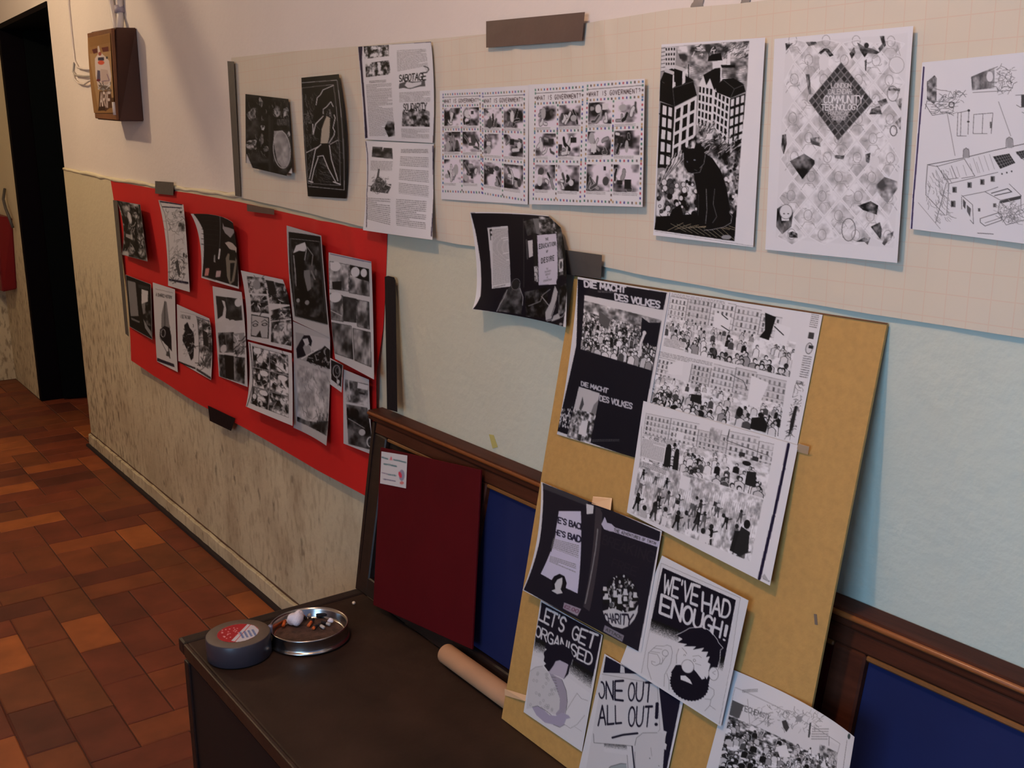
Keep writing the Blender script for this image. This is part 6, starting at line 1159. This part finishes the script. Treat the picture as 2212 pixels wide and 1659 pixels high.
def art_fete(a):
    a.view(1480, 1400, 4.254); a.line([(460, 360), (1400, 880), (1350, 1110)], 3, .5); a.line([(455, 360), (430, 480), (320, 1110)], 3, .6); a.lines(515, 385, 640, 410, 10, .4, 1)
    a.sub([(435, 470), (1385, 900), (1350, 1700), (200, 1700)], 200, 240); a.rect(0, 0, 200, 240, .86); a.poly([(0, 0), (14, 2), (12, 30), (0, 40)], .35); a.tone([(0, 30), (200, 60), (200, 240), (0, 240)], 30, 40, .12, .92, 2.6, 4, .46)
    a.poly([(160, 18), (200, 30), (198, 60), (150, 50)], .5); a.tone([(150, 20), (200, 20), (200, 62), (150, 60)], 6, 4, .3, .8, 2.6, 6); a.crowd(2, 40, 196, 230, 320, 2.2, 5, 6, .5); a.poly([(70, 64), (84, 52), (96, 78), (78, 84)], .9); a.poly([(158, 74), (166, 52), (176, 80)], .9)
    a.full(); a.text("L'ECHEMISTY", [(500, 510), (760, 625), (750, 662), (498, 560)], .14, .35, gap=.25); a.line([(560, 470), (590, 700)], 3, .5)
    a.scrib(600, 560, 860, 700, 50, 26, 3, 3, (.4, .6)); a.scrib(860, 580, 1200, 760, 70, 26, 3, 4, (.4, .6)); a.ring(890, 620, 26, 34, 4, .45); a.poly([(860, 680), (895, 670), (930, 740), (910, 780), (880, 740)], .25); a.rect(1100, 700, 1115, 830, .3); a.line([(1290, 820), (1295, 900)], 5, .4); a.lines(1130, 750, 1280, 840, 22, .6, 2); a.rect(980, 640, 1030, 690, .6)
    a.ell(1490, 815, 16, 24, (.25, .3, .3)); a.line([(1470, 850), (1440, 1100), (1380, 1400)], 4, .4)

sheet('poster', 'black page reading DIE MACHT DES VOLKES twice at the top left of the hardboard', 'poster', [(-1.464, -0.022, 1.2132), (-1.349, -0.0192, 1.2118), (-1.2341, -0.0164, 1.2104), (-1.443, -0.0552, 1.0843), (-1.3388, -0.0501, 1.0796), (-1.2346, -0.0449, 1.0749), (-1.4569, -0.0749, 0.9325), (-1.346, -0.0742, 0.9359), (-1.2351, -0.0735, 0.9393)],157,284,[(1248.0, 598.0), (1447.0, 631.0), (1383.0, 992.0), (1203.0, 938.0)], art_macht, .86)
sheet('comic_page', 'upper black and white comic page of a street crowd on the hardboard', 'comic', [(-1.2368, -0.0148, 1.2107), (-1.0845, -0.0147, 1.2112), (-0.9322, -0.0146, 1.2116), (-1.2435, -0.0338, 1.1206), (-1.0881, -0.0338, 1.1206), (-0.9327, -0.0338, 1.1207), (-1.2501, -0.0528, 1.0304), (-1.0917, -0.0528, 1.0301), (-0.9332, -0.0529, 1.0299)],265,223,[(1446.0, 630.0), (1777.0, 680.0), (1722.0, 962.0), (1392.0, 868.0)], art_street1, .9)
sheet('comic_page', 'lower comic page of a street crowd with a thick black side bar', 'comic', [(-1.249, -0.0559, 1.0326), (-1.089, -0.056, 1.032), (-0.929, -0.0561, 1.0314), (-1.2458, -0.0751, 0.941), (-1.0857, -0.0789, 0.9376), (-0.9257, -0.0827, 0.9341), (-1.2426, -0.0944, 0.8494), (-1.0825, -0.1019, 0.8431), (-0.9223, -0.1093, 0.8368)],269,239,[(1390.0, 866.0), (1724.0, 962.0), (1663.0, 1265.0), (1354.0, 1107.0)], art_street2, .9)
sheet('page', 'glossy black double cover page with an oval crowd picture on the hardboard', 'page', [(-1.4669, -0.1035, 0.845), (-1.3099, -0.1014, 0.8452), (-1.153, -0.0993, 0.8455), (-1.4422, -0.132, 0.7484), (-1.2971, -0.1261, 0.7476), (-1.1521, -0.1201, 0.7468), (-1.459, -0.153, 0.6489), (-1.3051, -0.1469, 0.6486), (-1.1512, -0.1408, 0.6482)],224,207,[(1169.0, 1041.0), (1430.0, 1147.0), (1385.0, 1410.0), (1129.0, 1275.0)], art_attack, .86)
sheet('poster', "black and white cartoon of an angry bearded man reading WE'VE HAD ENOUGH!", 'poster', [(-1.1451, -0.1057, 0.8081), (-1.0486, -0.112, 0.807), (-0.9521, -0.1184, 0.8059), (-1.1699, -0.1261, 0.7109), (-1.0644, -0.1305, 0.7094), (-0.9588, -0.1349, 0.708), (-1.1946, -0.1466, 0.6137), (-1.0801, -0.149, 0.6119), (-0.9656, -0.1514, 0.61)],199,217,[(1430.0, 1200.0), (1617.0, 1297.0), (1557.0, 1570.0), (1340.0, 1432.0)], art_enough, .88)
sheet('poster', "black and white cartoon of a seated woman reading LET'S GET ORGANISED", 'poster', [(-1.4248, -0.1374, 0.638), (-1.3377, -0.1373, 0.6381), (-1.2506, -0.1373, 0.6382), (-1.4226, -0.1592, 0.5341), (-1.3369, -0.159, 0.5351), (-1.2513, -0.1588, 0.5361), (-1.4205, -0.1811, 0.4301), (-1.3362, -0.1807, 0.4321), (-1.252, -0.1803, 0.4341)],120,198,[(1168.0, 1296.0), (1302.0, 1372.0), (1257.0, 1624.0), (1131.0, 1538.0)], art_organised, .86)
sheet('poster', 'cartoon of a placard reading ONE OUT ALL OUT! at the board foot', 'poster', [(-1.2386, -0.1431, 0.6109), (-1.145, -0.1433, 0.6096), (-1.0513, -0.1436, 0.6083), (-1.2458, -0.1658, 0.503), (-1.151, -0.1659, 0.5023), (-1.0562, -0.1661, 0.5016), (-1.2529, -0.1885, 0.3951), (-1.157, -0.1885, 0.395), (-1.0611, -0.1885, 0.395)],161,222,[(1306.0, 1412.0), (1476.0, 1516.0), (1414.0, 1796.0), (1248.0, 1671.0)], art_allout, .86)
sheet('page', 'white page with a dense crowd drawing curling off the right edge of the hardboard', 'page', [(-0.9698, -0.1269, 0.6927), (-0.8421, -0.1293, 0.7006), (-0.7329, -0.1588, 0.7112), (-0.9774, -0.145, 0.6065), (-0.8494, -0.1536, 0.6228), (-0.7307, -0.1737, 0.64), (-0.985, -0.1632, 0.5202), (-0.8567, -0.1686, 0.5429), (-0.7284, -0.1936, 0.5698)],246,188,[(1582.0, 1446.0), (1846.0, 1592.0), (1800.0, 1830.0), (1520.0, 1680.0)], art_fete, .88)

# clear tape pieces on the hardboard
CT = mat('clear_tape', hexc(214, 178, 140), .3)
for q, lb in (([[-0.9242, -0.0622, 1.0363], [-0.9049, -0.0623, 1.0362], [-0.9122, -0.0551, 1.0218], [-0.9325, -0.0551, 1.0216]], 'clear tape scrap at the right corner of the lower street comic'), ([[-1.3344, -0.0909, 0.8515], [-1.2868, -0.0889, 0.861], [-1.2745, -0.1023, 0.8459], [-1.3237, -0.1028, 0.8436]], 'clear tape scrap on the top edge of the glossy black page'), ([[-1.4901, -0.1747, 0.4435], [-1.4246, -0.1715, 0.4587], [-1.419, -0.1778, 0.4513], [-1.4869, -0.1771, 0.4322]], 'clear tape strip at the lower left corner of the hardboard')):
    o = slab('tape_strip', q, .0003, CT); tag(o, lb, 'tape')
sk = mat('grey_scuff', hexc(110, 96, 84), .8)
o = slab('scuff', [[-0.8549, -0.096, 0.8157], [-0.8504, -0.0958, 0.8167], [-0.8457, -0.0986, 0.8035], [-0.8502, -0.0988, 0.8025]], .0003, sk, hb)

# stickers
def art_stick(a):
    a.view(800, 880, 8.731); T = (.30, .46, .48)
    a.line([(225, 945), (330, 978)], 26, T); a.poly([(365, 1000), (395, 925), (425, 1000)], (.85, .3, .36)); a.line([(440, 990), (560, 1015), (660, 1042)], 26, T); a.line([(262, 1070), (370, 1085), (490, 1115)], 28, T)
    a.line([(225, 1230), (340, 1262)], 18, (.5, .45, .55)); a.line([(345, 1265), (480, 1285)], 24, T); a.line([(255, 1350), (470, 1388)], 22, (.42, .42, .52)); a.ell(590, 1280, 52, 105, (.58, .58, .66)); a.ell(560, 1270, 28, 62, (.85, .26, .34), -.3); a.ell(590, 1420, 38, 30, (.85, .5, .48))
    for x in range(235, 660, 22): a.line([(x, 930), (x, 1130)], 5, .84)
    for x in range(235, 490, 20): a.line([(x, 1220), (x, 1410)], 5, .84)
st = sheet('sticker', None, None, [(-2.1354, -0.0747, 0.7383), (-2.0771, -0.0726, 0.7469), (-2.0188, -0.0705, 0.7554), (-2.1257, -0.0833, 0.703), (-2.0675, -0.0812, 0.7117), (-2.0093, -0.079, 0.7205), (-2.116, -0.092, 0.6676), (-2.0579, -0.0898, 0.6766), (-1.9999, -0.0876, 0.6855)],45,56,[(824.0, 975.0), (880.0, 984.0), (877.0, 1055.0), (821.0, 1044.0)], art_stick, .84); st.parent = rp; st['label'] = 'small white sticker with blue-green and red print'
def art_fig(a):
    a.view(140, 0, 5.35); G1, G2 = (.62, .46, .28), (.70, .56, .38)
    a.uv(0, 0, 1, 1).rect(0, 0, 1, 1, G1); a.full(); a.poly([(300, 640), (570, 600), (620, 1110), (390, 1260)], G2); a.poly([(270, 440), (520, 400), (530, 500), (300, 560)], (.58, .42, .24)); a.poly([(520, 395), (560, 400), (640, 1180), (600, 1200)], (.55, .36, .2))
    W_ = (.86, .80, .76)
    a.poly([(400, 540), (420, 620), (480, 680), (515, 720), (540, 900), (530, 1020), (400, 1040), (370, 900), (360, 700), (395, 640), (385, 550)], W_); a.poly([(325, 590), (380, 570), (390, 625), (345, 640)], (.38, .16, .16)); a.poly([(430, 565), (505, 550), (510, 610), (450, 620)], (.4, .18, .16)); a.poly([(395, 685), (460, 680), (462, 720), (395, 720)], (.22, .2, .28)); a.ell(430, 745, 36, 26, (.84, .36, .26)); a.ell(415, 640, 18, 24, (.6, .3, .25)); a.ell(492, 685, 10, 16, .25)
    a.poly([(390, 835), (420, 840), (425, 960), (385, 950)], (.35, .33, .42)); a.ell(400, 950, 20, 14, (.42, .12, .2)); a.poly([(425, 820), (500, 830), (525, 940), (500, 1000), (430, 990)], (.78, .70, .66)); a.line([(440, 960), (520, 950), (495, 880)], 7, (.5, .4, .5)); a.poly([(400, 1000), (520, 1010), (520, 1060), (420, 1060)], (.45, .38, .34)); a.scrib(390, 990, 530, 1050, 20, 20, 7, 3, (.85, .3, .6))
    a.poly([(410, 1070), (535, 1062), (545, 1180), (530, 1240), (470, 1285), (395, 1240)], (.34, .22, .16)); a.text('ARIF', [(418, 1090), (528, 1085), (524, 1240), (412, 1225)], .2, W_, gap=.3)
    a.poly([(540, 1140), (640, 1130), (645, 1240), (520, 1250)], (.36, .24, .14)); a.poly([(395, 1240), (470, 1230), (465, 1275), (385, 1280)], (.25, .16, .12))
fg = sheet('figure_sticker', None, None, [(-4.334, -.0895, 1.845), (-4.172, -.0925, 1.840), (-4.008, -.0952, 1.836), (-4.325, -.0972, 1.71), (-4.168, -.0995, 1.705), (-4.017, -.0982, 1.70), (-4.316, -.0975, 1.570), (-4.170, -.0985, 1.566), (-4.030, -.0985, 1.563)], 64, 150, [[189.2931, 81.9346], [237.5937, 70.9414], [247.8152, 243.5956], [203.0411, 243.8448]], art_fig, .6)
fg.parent = mb; fg.matrix_parent_inverse = Matrix.Translation((4.17, .04, -1.70)); fg['label'] = 'worn sticker of a figure in white reading ARIF'
